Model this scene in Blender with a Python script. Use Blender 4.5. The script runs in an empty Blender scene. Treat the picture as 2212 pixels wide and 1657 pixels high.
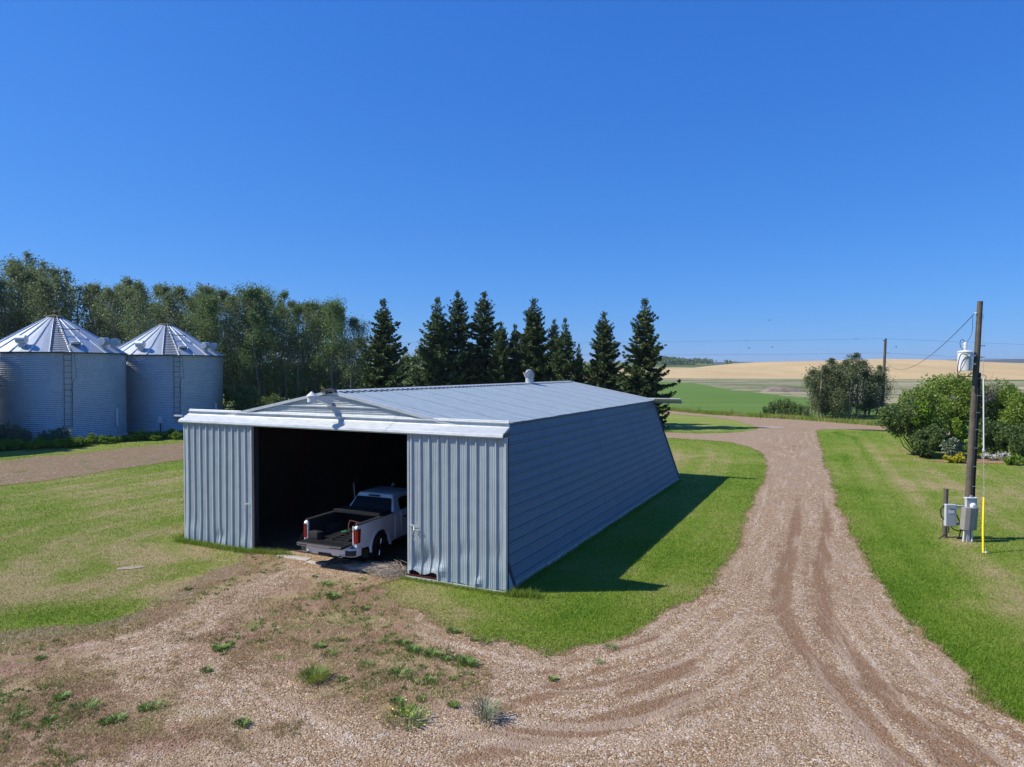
import bpy, bmesh, math, random
import numpy as np
from mathutils import Vector, Matrix
R = math.radians
sc = bpy.context.scene
col = sc.collection

# ------------------------------------------------------------------ camera
CAM_H, CAM_F, CAM_P = 6.0, 1462.2, 0.0201          # metres, focal length and pitch measured on the photo (2211 px wide)
cam = bpy.data.cameras.new('camera'); camo = bpy.data.objects.new('camera', cam); col.objects.link(camo)
cam.sensor_width = 36; cam.lens = CAM_F / 2211 * 36; cam.clip_start = .1; cam.clip_end = 40000
camo.location = (0, 0, CAM_H); camo.rotation_euler = (R(90) - CAM_P, 0, 0)
sc.camera = camo

# ------------------------------------------------------------------ sky and sun
SUN_EL, SUN_AZ = 46.0, -93.0                        # azimuth clockwise from +Y: the sun stands to the left
w = bpy.data.worlds.new('World'); sc.world = w; w.use_nodes = True
nt = w.node_tree; nt.nodes.clear()
sky = nt.nodes.new('ShaderNodeTexSky'); sky.sky_type = 'NISHITA'; sky.sun_disc = False
sky.sun_elevation = R(SUN_EL); sky.sun_rotation = R(SUN_AZ)
sky.altitude = 0; sky.air_density = 1.0; sky.dust_density = 0.0; sky.ozone_density = 6.0
bg = nt.nodes.new('ShaderNodeBackground'); bg.inputs[1].default_value = 0.084
wo = nt.nodes.new('ShaderNodeOutputWorld')
# the phone's rendering of a clear sky: each channel of the Sky Texture gets its own gain and slope
sp = nt.nodes.new('ShaderNodeSeparateColor'); cb = nt.nodes.new('ShaderNodeCombineColor'); nt.links.new(sky.outputs[0], sp.inputs[0])
for i, (gain, power) in enumerate([(.33, .98), (.555, .68), (1.0, .46)]):
    a = nt.nodes.new('ShaderNodeMath'); a.operation = 'MULTIPLY'; a.inputs[1].default_value = .105; nt.links.new(sp.outputs[i], a.inputs[0])
    b = nt.nodes.new('ShaderNodeMath'); b.operation = 'POWER'; b.inputs[1].default_value = power; nt.links.new(a.outputs[0], b.inputs[0])
    c = nt.nodes.new('ShaderNodeMath'); c.operation = 'MULTIPLY'; c.inputs[1].default_value = gain / .105; nt.links.new(b.outputs[0], c.inputs[0])
    nt.links.new(c.outputs[0], cb.inputs[i])
nt.links.new(cb.outputs[0], bg.inputs[0]); nt.links.new(bg.outputs[0], wo.inputs[0])
sl = bpy.data.lights.new('sun', 'SUN'); sl.energy = 5.0; sl.angle = R(.5); sl.color = (1, .94, .82)
so = bpy.data.objects.new('sun', sl); col.objects.link(so)
sd = Vector((math.sin(R(SUN_AZ)) * math.cos(R(SUN_EL)), math.cos(R(SUN_AZ)) * math.cos(R(SUN_EL)), math.sin(R(SUN_EL))))
so.rotation_euler = sd.to_track_quat('Z', 'Y').to_euler(); so.location = (-20, 0, 40)
sc.view_settings.view_transform = 'Standard'; sc.view_settings.look = 'None'
sc.view_settings.exposure = .4; sc.view_settings.gamma = 1

# ------------------------------------------------------------------ helpers
def G(px, py, z=0.0):
    """ground point seen at a pixel of the 2211 px wide photo"""
    a, b = px - 1105.5, 828.3 - py
    c, s = math.cos(CAM_P), math.sin(CAM_P)
    Y = CAM_F * c + b * s; Z = b * c - CAM_F * s
    t = (z - CAM_H) / Z
    return (a * t, Y * t)

def tag(o, label=None, cat=None, group=None, kind=None):
    if label: o['label'] = label
    if cat: o['category'] = cat
    if group: o['group'] = group
    if kind: o['kind'] = kind
    return o

def empty(name, loc, rz=0, label=None, cat=None, group=None):
    o = bpy.data.objects.new(name, None); col.objects.link(o); o.empty_display_size = .3
    o.location = loc; o.rotation_euler = (0, 0, rz)
    return tag(o, label, cat, group)

def copy_tree(o, parent=None):
    c = o.copy(); col.objects.link(c); c.parent = parent
    for ch in list(o.children):
        copy_tree(ch, c)
    return c

def mesh_np(name, V, F, mat, parent=None, smooth=False, attrs=None):
    """V (n,3), F (m,k) arrays -> one mesh object"""
    V = np.asarray(V, np.float32); F = np.asarray(F, np.int32)
    me = bpy.data.meshes.new(name); k = F.shape[1]
    me.vertices.add(len(V)); me.vertices.foreach_set('co', V.ravel())
    me.loops.add(F.size); me.loops.foreach_set('vertex_index', F.ravel())
    me.polygons.add(len(F)); me.polygons.foreach_set('loop_start', np.arange(len(F), dtype=np.int32) * k)
    me.polygons.foreach_set('loop_total', np.full(len(F), k, np.int32))
    if smooth: me.polygons.foreach_set('use_smooth', np.ones(len(F), bool))
    me.update(calc_edges=True); me.validate()
    if attrs:
        for an, av in attrs.items():
            at = me.attributes.new(an, 'FLOAT', 'POINT'); at.data.foreach_set('value', np.asarray(av, np.float32))
    me.materials.append(mat)
    o = bpy.data.objects.new(name, me); col.objects.link(o); o.parent = parent
    return o

class MB:
    def __init__(s): s.v = []; s.f = []
    def add(s, vs, fs):
        n = len(s.v); s.v += [tuple(p) for p in vs]; s.f += [tuple(i + n for i in f) for f in fs]; return s
    def box(s, c, d, m=None):
        x, y, z = d[0] / 2, d[1] / 2, d[2] / 2
        vs = [Vector((a * x, b * y, e * z)) for a in (-1, 1) for b in (-1, 1) for e in (-1, 1)]
        if m is not None: vs = [m @ p for p in vs]
        vs = [p + Vector(c) for p in vs]
        return s.add(vs, [(0, 1, 3, 2), (4, 6, 7, 5), (0, 4, 5, 1), (2, 3, 7, 6), (0, 2, 6, 4), (1, 5, 7, 3)])
    def bb(s, x0, x1, y0, y1, z0, z1):
        return s.box(((x0 + x1) / 2, (y0 + y1) / 2, (z0 + z1) / 2), (abs(x1 - x0), abs(y1 - y0), abs(z1 - z0)))
    def tube(s, pts, rad, n=8, cap=True):
        pts = [Vector(p) for p in pts]
        if not isinstance(rad, (list, tuple)): rad = [rad] * len(pts)
        rings = []; up = None
        for i, p in enumerate(pts):
            t = (pts[min(i + 1, len(pts) - 1)] - pts[max(i - 1, 0)]).normalized()
            if up is None:
                up = Vector((0, 0, 1)) if abs(t.z) < .9 else Vector((1, 0, 0))
            a = (up - t * up.dot(t)).normalized(); b = t.cross(a); up = a
            rings.append([p + (a * math.cos(2 * math.pi * k / n) + b * math.sin(2 * math.pi * k / n)) * rad[i] for k in range(n)])
        vs = [q for r in rings for q in r]; fs = []
        for i in range(len(pts) - 1):
            for k in range(n):
                fs.append((i * n + k, i * n + (k + 1) % n, (i + 1) * n + (k + 1) % n, (i + 1) * n + k))
        if cap: fs += [tuple(reversed(range(n))), tuple(range((len(pts) - 1) * n, len(pts) * n))]
        return s.add(vs, fs)
    def lathe(s, prof, n=32, c=(0, 0, 0), m=None, cap=True):
        vs = []; fs = []
        for (r, z) in prof:
            for k in range(n):
                p = Vector((r * math.cos(2 * math.pi * k / n), r * math.sin(2 * math.pi * k / n), z))
                if m is not None: p = m @ p
                vs.append(p + Vector(c))
        for i in range(len(prof) - 1):
            for k in range(n):
                fs.append((i * n + k, i * n + (k + 1) % n, (i + 1) * n + (k + 1) % n, (i + 1) * n + k))
        if cap: fs += [tuple(reversed(range(n))), tuple(range((len(prof) - 1) * n, len(prof) * n))]
        return s.add(vs, fs)
    def prism(s, poly, axis, a, b):
        """closed outline in the two other axes, extruded along axis from a to b"""
        def P(u, v, t):
            return {'x': (t, u, v), 'y': (u, t, v), 'z': (u, v, t)}[axis]
        n = len(poly); vs = [P(u, v, a) for u, v in poly] + [P(u, v, b) for u, v in poly]
        fs = [tuple(range(n)), tuple(reversed(range(n, 2 * n)))] + [(i, i + n, (i + 1) % n + n, (i + 1) % n) for i in range(n)]
        return s.add(vs, fs)
    def loft(s, rings, cap=True):
        n = len(rings[0]); vs = [p for r in rings for p in r]; fs = []
        for i in range(len(rings) - 1):
            for k in range(n):
                fs.append((i * n + k, (i + 1) * n + k, (i + 1) * n + (k + 1) % n, i * n + (k + 1) % n))
        if cap: fs += [tuple(range(n)), tuple(reversed(range((len(rings) - 1) * n, len(rings) * n)))]
        return s.add(vs, fs)
    def build(s, name, mat, parent=None, bevel=0, smooth=False, sub=0, fixn=True):
        me = bpy.data.meshes.new(name); me.from_pydata(s.v, [], s.f); me.update()
        if fixn:
            bm = bmesh.new(); bm.from_mesh(me); bmesh.ops.recalc_face_normals(bm, faces=bm.faces); bm.to_mesh(me); bm.free()
        me.materials.append(mat)
        if smooth:
            me.polygons.foreach_set('use_smooth', [True] * len(me.polygons))
        o = bpy.data.objects.new(name, me); col.objects.link(o); o.parent = parent
        if bevel:
            b = o.modifiers.new('bevel', 'BEVEL'); b.width = bevel; b.segments = 2; b.limit_method = 'ANGLE'; b.angle_limit = R(35)
        if sub:
            u = o.modifiers.new('sub', 'SUBSURF'); u.levels = sub; u.render_levels = sub
        if smooth == 'auto':
            try:
                me.set_sharp_from_angle(angle=R(40))
            except Exception: pass
        return o

# --------------------------------------------------------- procedural materials
class NM:
    def __init__(s, name):
        s.m = bpy.data.materials.new(name); s.m.use_nodes = True; s.t = s.m.node_tree; s.t.nodes.clear()
        s.out = s.t.nodes.new('ShaderNodeOutputMaterial')
    def n(s, typ, **kw):
        d = s.t.nodes.new('ShaderNode' + typ)
        for k, v in kw.items():
            if k.startswith('_'): setattr(d, k[1:], v)
        return d
    def l(s, a, b): s.t.links.new(a, b)
    def val(s, sock, v):
        if isinstance(v, bpy.types.NodeSocket): s.l(v, sock)
        elif isinstance(v, (tuple, list)) and len(v) == 3 and sock.type == 'RGBA': sock.default_value = (*v, 1)
        else: sock.default_value = v
    def coord(s, kind='Object', scale=(1, 1, 1)):
        c = s.n('TexCoord'); mp = s.n('Mapping'); s.l(c.outputs[kind], mp.inputs[0]); mp.inputs['Scale'].default_value = scale
        return mp.outputs[0]
    def noise(s, co, scale, detail=3, rough=.55, dist=0):
        d = s.n('TexNoise'); s.l(co, d.inputs['Vector']); d.inputs['Scale'].default_value = scale
        d.inputs['Detail'].default_value = detail; d.inputs['Roughness'].default_value = rough; d.inputs['Distortion'].default_value = dist
        return d.outputs['Fac']
    def voro(s, co, scale, out='Distance', rnd=1):
        d = s.n('TexVoronoi'); s.l(co, d.inputs['Vector']); d.inputs['Scale'].default_value = scale; d.inputs['Randomness'].default_value = rnd
        return d.outputs[out]
    def ramp(s, f, stops, interp='LINEAR'):
        d = s.n('ValToRGB'); s.l(f, d.inputs[0]); e = d.color_ramp; e.interpolation = interp
        while len(e.elements) < len(stops): e.elements.new(.5)
        for i, (p, c) in enumerate(stops):
            e.elements[i].position = p
            if not isinstance(c, (tuple, list)): c = (c, c, c)
            e.elements[i].color = (*c, 1)
        return d.outputs[0]
    def sm(s, f, a, b):
        d = s.n('MapRange'); d.interpolation_type = 'SMOOTHSTEP'; s.val(d.inputs[0], f); d.inputs[1].default_value = a; d.inputs[2].default_value = b
        return d.outputs[0]
    def mix(s, f, a, b, mode='MIX'):
        d = s.n('Mix'); d.data_type = 'RGBA'; d.blend_type = mode; d.clamp_factor = True
        s.val(d.inputs[0], f); s.val(d.inputs[6], a); s.val(d.inputs[7], b); return d.outputs[2]
    def math(s, op, a, b=0.0, clamp=False):
        d = s.n('Math'); d.operation = op; d.use_clamp = clamp; s.val(d.inputs[0], a); s.val(d.inputs[1], b); return d.outputs[0]
    def attr(s, name):
        d = s.n('Attribute'); d.attribute_name = name; return d.outputs['Fac']
    def island(s):
        return s.n('NewGeometry').outputs['Random Per Island']
    def bump(s, h, strength=.5, dist=.02, prev=None):
        d = s.n('Bump'); s.l(h, d.inputs['Height']); d.inputs['Strength'].default_value = strength; d.inputs['Distance'].default_value = dist
        if prev is not None: s.l(prev, d.inputs['Normal'])
        return d.outputs[0]
    def pbr(s, base, rough=.6, metal=0, spec=.5, normal=None, coat=0):
        d = s.n('BsdfPrincipled'); s.val(d.inputs['Base Color'], base); s.val(d.inputs['Roughness'], rough); s.val(d.inputs['Metallic'], metal)
        d.inputs['Specular IOR Level'].default_value = spec; d.inputs['Coat Weight'].default_value = coat
        if normal is not None: s.l(normal, d.inputs['Normal'])
        s.l(d.outputs[0], s.out.inputs[0]); return d

def m_plain(name, base, rough=.5, metal=0, spec=.5, var=.15, scale=6, bump=0, coat=0):
    k = NM(name); co = k.coord()
    n1 = k.noise(co, scale, 4); n2 = k.noise(co, scale * 7, 3)
    f = k.math('ADD', k.math('MULTIPLY', n1, .65), k.math('MULTIPLY', n2, .35))
    lo = tuple(c * (1 - var) for c in base); hi = tuple(min(1, c * (1 + var)) for c in base)
    c = k.ramp(f, [(.3, lo), (.7, hi)])
    k.pbr(c, k.math('ADD', rough - .06, k.math('MULTIPLY', n1, .12)), metal, spec, k.bump(n2, bump, .01) if bump else None, coat)
    return k.m

def m_galv(name, base, rough=.42, metal=.75, streak=(1, 1, .08), stain=(.30, .27, .24), stain_amt=.25, sc1=3.0):
    k = NM(name); co = k.coord(); cs = k.coord(scale=streak)
    n1 = k.noise(co, sc1, 5); st = k.noise(cs, 9, 4, .6); fine = k.noise(co, 60, 2)
    f = k.math('ADD', k.math('MULTIPLY', n1, .4), k.math('MULTIPLY', st, .6))
    c = k.ramp(f, [(.3, tuple(v * .80 for v in base)), (.52, base), (.72, tuple(min(1, v * 1.12) for v in base))])
    c = k.mix(k.math('MULTIPLY', k.sm(k.noise(cs, 4, 5, .7), .55, .75), stain_amt), c, stain)
    c = k.mix(k.math('MULTIPLY', k.sm(fine, .62, .72), .22), c, tuple(min(1, v * 1.35) for v in base))
    r = k.math('ADD', rough - .08, k.math('MULTIPLY', st, .2))
    k.pbr(c, r, metal, .5, k.bump(n1, .12, .02))
    return k.m

def m_leaf(name, cols, trans=.35, rough=.55, spec=.35):
    """cols: three greens, spread over the leaves one by one"""
    k = NM(name); r = k.island(); co = k.coord('Object')
    big = k.noise(co, .55, 2)
    f = k.math('ADD', k.math('MULTIPLY', r, .6), k.math('MULTIPLY', big, .5))
    c = k.ramp(f, [(.15, cols[0]), (.5, cols[1]), (.92, cols[2])])
    p = k.pbr(c, rough, 0, spec)
    tr = k.n('BsdfTranslucent'); k.l(k.mix(.5, c, (.10, .16, .02)), tr.inputs[0])
    ms = k.n('MixShader'); ms.inputs[0].default_value = trans; k.l(p.outputs[0], ms.inputs[1]); k.l(tr.outputs[0], ms.inputs[2])
    k.l(ms.outputs[0], k.out.inputs[0])
    return k.m

# lattice noise in numpy
def _h(ix, iy, seed):
    n = (ix.astype(np.int64) * 374761393 + iy.astype(np.int64) * 668265263 + seed * 1442695041) & 0x7fffffff
    n = ((n ^ (n >> 13)) * 1274126177) & 0x7fffffff
    return ((n ^ (n >> 16)) & 0xffff) / 65535.0
def vnoise(x, y, seed=0):
    x = np.asarray(x, float); y = np.asarray(y, float)
    ix, iy = np.floor(x), np.floor(y); fx, fy = x - ix, y - iy; fx = fx * fx * (3 - 2 * fx); fy = fy * fy * (3 - 2 * fy)
    a, b, c, d = _h(ix, iy, seed), _h(ix + 1, iy, seed), _h(ix, iy + 1, seed), _h(ix + 1, iy + 1, seed)
    return (a * (1 - fx) + b * fx) * (1 - fy) + (c * (1 - fx) + d * fx) * fy
def fbm(x, y, seed=0, o=4):
    s = 0; a = .5
    for i in range(o):
        s = s + a * vnoise(x * 2 ** i, y * 2 ** i, seed + i * 17); a *= .5
    return s - .5 * (1 - .5 ** o)

def sdist(P, x, y):
    """signed distance to a polygon, positive inside"""
    P = np.array(P, float); x = np.asarray(x, float); y = np.asarray(y, float)
    d = np.full(x.shape, 1e18); ins = np.zeros(x.shape, bool)
    for i in range(len(P)):
        ax, ay = P[i]; bx, by = P[(i + 1) % len(P)]
        ex, ey = bx - ax, by - ay; t = np.clip(((x - ax) * ex + (y - ay) * ey) / (ex * ex + ey * ey + 1e-12), 0, 1)
        d = np.minimum(d, (x - ax - t * ex) ** 2 + (y - ay - t * ey) ** 2)
        c = ((ay > y) != (by > y)) & (x < (bx - ax) * (y - ay) / (by - ay + 1e-12) + ax); ins ^= c
    d = np.sqrt(d); return np.where(ins, d, -d)
def ldist(L, x, y):
    d = np.full(np.shape(x), 1e18)
    for (ax, ay), (bx, by) in zip(L[:-1], L[1:]):
        ex, ey = bx - ax, by - ay; t = np.clip(((x - ax) * ex + (y - ay) * ey) / (ex * ex + ey * ey + 1e-12), 0, 1)
        d = np.minimum(d, (x - ax - t * ex) ** 2 + (y - ay - t * ey) ** 2)
    return np.sqrt(d)

def sheet(name, f, z, mat, xs, ys, attrs):
    """flat sheet where f(x,y) > 0; border vertices are pulled onto f = 0 so the edge is ragged but clean"""
    X, Y = np.meshgrid(xs, ys); S = f(X, Y); nx, ny = len(xs), len(ys)
    e = .02
    for it in range(3):
        m = S < 0
        gx = (f(X + e, Y) - f(X - e, Y)) / (2 * e); gy = (f(X, Y + e) - f(X, Y - e)) / (2 * e); g2 = gx * gx + gy * gy + .15
        lim = .8 * max(xs[1] - xs[0], .1)
        if it == 0:
            keep = np.zeros((ny - 1, nx - 1), bool)
            for a in (0, 1):
                for b in (0, 1): keep |= S[a:ny - 1 + a, b:nx - 1 + b] > 0
        mv = m & (np.abs(S) < 3)
        X = np.where(mv, X - S * gx / g2, X); Y = np.where(mv, Y - S * gy / g2, Y)
        S = f(X, Y)
    idx = np.arange(nx * ny).reshape(ny, nx)
    q = np.stack([idx[:-1, :-1][keep], idx[:-1, 1:][keep], idx[1:, 1:][keep], idx[1:, :-1][keep]], 1)
    used = np.unique(q); rm = np.zeros(nx * ny, np.int64); rm[used] = np.arange(len(used)); q = rm[q]
    V = np.stack([X.ravel()[used], Y.ravel()[used], np.full(len(used), z)], 1)
    at = {k: a(V[:, 0], V[:, 1]) for k, a in attrs.items()}
    o = mesh_np(name, V, q, mat, attrs=at); return tag(o, kind='structure')

# ================================================================== GROUND
def PX(L, z=0): return [G(a, b, z) for a, b in L]
def Z2(L, ox, oy, k): return [G((ox + k * u) / 1.8525, (oy + k * v) / 1.8525) for u, v in L]

drive_right = [(1773.7, 928), (1764, 931), (1771, 956), (1781.7, 996.6), (1792, 1023.5), (1803, 1050), (1812, 1090), (1836, 1145), (1868, 1200),
               (1905, 1262), (1950, 1322), (2010, 1385), (2060, 1440), (2120, 1496), (2211, 1565), (2300, 1628)]
drive_left = [(1640, 925), (1623, 930), (1577.7, 935), (1510.6, 936.5), (1435, 934), (1340, 932), (1340, 944), (1435, 945.6), (1510, 949.6), (1572, 955), (1618, 965.7), (1644.8, 980),
              (1652.9, 996.6), (1648, 1026), (1625, 1079), (1610, 1125), (1591, 1163), (1568, 1208), (1534, 1262), (1480, 1296), (1457, 1298),
              (1405, 1341), (1336.7, 1379), (1268, 1399), (1213.6, 1416), (1131, 1402), (1063, 1381), (961, 1353), (892, 1320), (845, 1290), (815, 1265)]
p0 = (0.04, 18.43)                      # right front corner of the shed, its axes
YAW = .4588
UX, UY = math.cos(YAW), -math.sin(YAW)  # local +x (to the right along the front)
VX, VY = math.sin(YAW), math.cos(YAW)   # local +y (into the shed)
def S2W(x, y): return (p0[0] + UX * x + VX * y, p0[1] + UY * x + VY * y)
inside = [S2W(-3.4, .2), S2W(-2.0, .3), S2W(-2.0, 19.5), S2W(-11.4, 19.5), S2W(-11.4, .3), S2W(-9.3, .2)]
front_left = PX([(560, 1212), (500, 1240), (430, 1275), (350, 1318), (270, 1352), (180, 1372), (90, 1385), (0, 1392), (-300, 1430)])
drive_poly = PX(drive_right) + [(22, -4), (-30, -4)] + list(reversed(front_left)) + list(reversed(inside)) + list(reversed(PX(drive_left)))
road_top = PX([(1200, 876), (1340, 882), (1457, 888.4), (1537.5, 896), (1618, 901), (1725, 907), (1881, 919), (1990, 927), (2120, 938), (2330, 958)])
road_bot = PX([(2330, 975), (2120, 948), (1990, 933.5), (1881, 928), (1773.7, 928), (1700, 930), (1628.7, 921.5), (1591, 909), (1537, 901), (1457, 894.6), (1340, 887), (1200, 880)])
road_poly = road_top + road_bot
track_poly = PX([(-200, 1000), (-60, 998), (20, 996), (78, 987), (162, 981), (215, 975), (293, 966), (398, 957), (500, 948), (640, 935), (640, 958), (500, 978), (398, 994), (293, 1009), (195, 1023), (78, 1041), (0, 1050), (-200, 1075)])
field_poly = PX([(1200, 826), (1300, 825), (1442, 824.8), (1510, 829), (1537, 835.5), (1591, 843.6), (1645, 849), (1741, 861), (1830, 874), (1950, 889), (2150, 905), (2330, 935),
                 (2330, 948), (2120, 930), (1990, 921), (1881, 913), (1725, 902), (1618, 896), (1537.5, 891), (1457, 884), (1340, 878), (1200, 872)])
wet_poly = PX([(1100, 829), (1442, 829), (1600, 860), (1740, 875), (1900, 892), (2300, 905), (2500, 860), (2500, 823.5), (2211, 823.5), (1900, 820), (1450, 817), (1100, 817)])

def f_drive(x, y): return np.maximum(sdist(drive_poly, x, y) + 2.2 * fbm(x * .6, y * .6, 13) * np.exp(-(ldist(front_left, x, y) / 2.5) ** 2) + .55 * fbm(x * .9, y * .9, 3) * np.clip(1.6 - x * .05, .7, 1.6) + .25 * fbm(x * 4, y * 4, 5), -50)
def f_road(x, y): return sdist(road_poly, x, y) + .6 * fbm(x * .5, y * .5, 7)
def f_track(x, y): return sdist(track_poly, x, y) + 1.2 * fbm(x * .4, y * .4, 9)
def f_field(x, y): return sdist(field_poly, x, y) + 2.0 * fbm(x * .08, y * .08, 11)
def f_wet(x, y): return sdist(wet_poly, x, y)

tr = 'z'
T3 = lambda L: Z2(L, 2700, 1900, .7055)
T2 = lambda L: Z2(L, 1400, 2200, .633)
T1 = lambda L: Z2(L, 0, 2000, .6452)
tracks = [T3([(700, 60), (690, 250), (660, 450), (610, 600), (600, 740), (660, 890), (760, 1040), (900, 1180), (960, 1290), (1060, 1380), (1200, 1560), (1260, 1657)]),
          T3([(850, 60), (860, 300), (830, 560), (850, 780), (940, 960), (1080, 1110), (1180, 1240), (1300, 1400), (1450, 1500), (1560, 1620), (1620, 1657)]),
          T3([(1180, 1190), (1400, 1270), (1600, 1350), (1979, 1520)]), T3([(1250, 1340), (1500, 1430), (1800, 1620)]),
          T3([(1200, 1020), (1400, 1130), (1600, 1260), (1979, 1480)]),
          T2([(1950, 560), (1700, 630), (1450, 700), (1200, 790)]), T2([(2212, 700), (1900, 790), (1500, 870), (1100, 960), (900, 1020)]),
          T2([(2212, 760), (1950, 830), (1720, 920)]), T2([(2100, 960), (1600, 1130), (1000, 1250), (700, 1330)]),
          T2([(-200, 950), (0, 920), (300, 890), (600, 860), (900, 790)]), T3([(700, 100), (640, 300), (560, 520), (500, 700), (300, 900), (0, 1080)]),
          T2([(2212, 1250), (1900, 1150), (1600, 1130)]), T2([(2212, 620), (1900, 690), (1600, 760), (1300, 860), (900, 930)]), T2([(2212, 900), (1850, 990), (1500, 1090), (1100, 1150), (700, 1190)]),
          T3([(760, 300), (740, 560), (760, 760), (860, 980), (1010, 1160), (1120, 1340), (1260, 1500), (1400, 1657)]), T3([(560, 700), (480, 860), (260, 1010), (0, 1130)]), T3([(700, 1000), (560, 1150), (300, 1300), (0, 1380)]),
          T3([(950, 300), (960, 560), (1050, 800), (1250, 1010), (1500, 1200), (1979, 1500)]), T1([(2300, 1250), (2170, 1180), (2050, 900), (1950, 600), (1850, 430)])]
twid = [.26, .26, .22, .26, .14, .10, .16, .16, .2, .12, .10, .2, .12, .16, .14, .12, .14, .10, .2]
twt = [1, 1, .8, .9, .5, .9, 1, .9, .9, .7, .5, .5, .7, .8, .55, .6, .6, .45, .4]
def a_track(x, y):
    s = np.zeros(np.shape(x))
    for L, wd, wt in zip(tracks, twid, twt):
        d = ldist(L, x, y) + .25 * fbm(x * 1.5, y * 1.5, 21); s = np.maximum(s, wt * np.exp(-(np.maximum(d, 0) / wd) ** 2))
    return s * np.clip((40 - y) / 18, .12, 1)
weed_front = PX([(-300, 1350), (0, 1385), (200, 1370), (420, 1280), (600, 1205), (880, 1262), (1000, 1380), (1060, 1480), (980, 1600), (760, 1657), (-300, 1700)])
def a_weedy(x, y):
    d = sdist(weed_front, x, y); a = np.clip(.5 + d / 2.2, 0, 1) * .85
    a = np.maximum(a, np.clip(1.25 - ldist(front_left, x, y) / 1.6, 0, 1))
    e = f_drive(x, y); a = np.maximum(a, .9 * np.exp(-np.maximum(e, 0) / .35) )
    # weeds fade where wheels pass
    path = [S2W(-6.3, 1), S2W(-6.3, -3), S2W(-5.5, -7), G(900, 1657)]
    a = a - .45 * np.exp(-(ldist(path, x, y) / 1.1) ** 2)
    return np.clip(a + .3 * fbm(x * .5, y * .5, 31), 0, 1)
dryspots = [(430, 1215, 4.2, .9), (300, 1235, 3.5, .8), (230, 1265, 3, .7), (120, 1240, 3, .55), (480, 1262, 2.5, 1), (600, 1215, 1.8, .9), (860, 1290, 1.2, .9), (760, 1262, 1.5, 1), (950, 1345, 1.0, .8),
            (60, 1300, 2.5, .7), (330, 1110, 3, .35), (200, 1060, 4, .3), (1500, 1000, 8, .55), (1560, 985, 4, .4), (1930, 1010, 7, .55), (2000, 1060, 4, .5), (2110, 1100, 4, .45), (2160, 1060, 5, .45), (1900, 975, 7, .5),
            (2085, 1172, .7, 1.0), (2050, 1165, .5, .8), (2190, 1310, 2, .55), (2130, 1290, 1, .4), (2110, 1230, 2.2, .5), (1380, 1310, 1.2, .35), (1480, 1270, .8, .6), (1050, 1300, 2, .35)]
lush = [(1870, 1290, 2.2, 1.0), (1800, 990, 3.5, .9), (1830, 1060, 2, .9), (1850, 1180, 1.6, .9), (1960, 1400, 1.2, .9), (2060, 1520, 1.0, .8), (1320, 1340, 1.6, .9), (1440, 1200, 3, .7), (1600, 1040, 4, .55), (1900, 1270, 2, 1.0),
        (160, 1335, 1.9, 1.15), (60, 1322, 1.2, .8), (440, 1180, 2, .7), (340, 1005, 3, .6), (1180, 1300, 2, .7), (1480, 915, 8, .5), (1850, 938, 5, .6), (30, 1372, .7, 1), (250, 1340, .8, 1)]
def blobs(L, x, y):
    s = np.zeros(np.shape(x))
    for px, py, r, a in L:
        gx, gy = G(px, py); s = s + a * np.exp(-(((x - gx) ** 2 + (y - gy) ** 2) / r ** 2))
    return s
mow = [PX([(1800, 934), (1843, 944), (1880, 1001), (1917, 1061), (1965, 1125), (2030, 1200), (2120, 1290)]), PX([(1820, 980), (1850, 1040), (1890, 1110), (1950, 1190), (2040, 1290)])]
def a_dry(x, y):
    e = np.clip(-f_drive(x, y), 0, 30); right = np.clip((x - 5 - .12 * y) / 2, 0, 1) * np.clip((75 - y) / 10, 0, 1)
    s = np.clip(blobs(dryspots, x, y), 0, 1) * (.66 - .2 * right + 1.6 * fbm(x * .55, y * .55, 91)) - .45 * blobs(lush, x, y)
    s = s - .38 * right * np.exp(-(e / 1.9) ** 2) + .02 * right * np.clip((e - 3) / 3, 0, 1)
    left = np.clip((-4 - x) / 4, 0, 1); s = s + left * (.16 + .9 * fbm(x * .22, y * .22, 95))
    far = np.clip((y - 38) / 8, 0, 1) * np.clip((x + 2) / 4, 0, 1) * (1 - right); s = s + .28 * far * np.clip(e / 3, 0, 1)
    for L in mow: d = ldist(L, x, y); s = s - .5 * np.exp(-(d / .30) ** 2) + .22 * np.exp(-((d - 1.0) / .5) ** 2) * right
    return np.clip(s, -1, 1)
def a_bare(x, y): return np.clip(1.0 - (ldist(front_left, x, y) / 1.9) + .8 * fbm(x * .7, y * .7, 93), 0, 1)
def a_edge(x, y): return np.clip(-f_drive(x, y), 0, 30)

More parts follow.
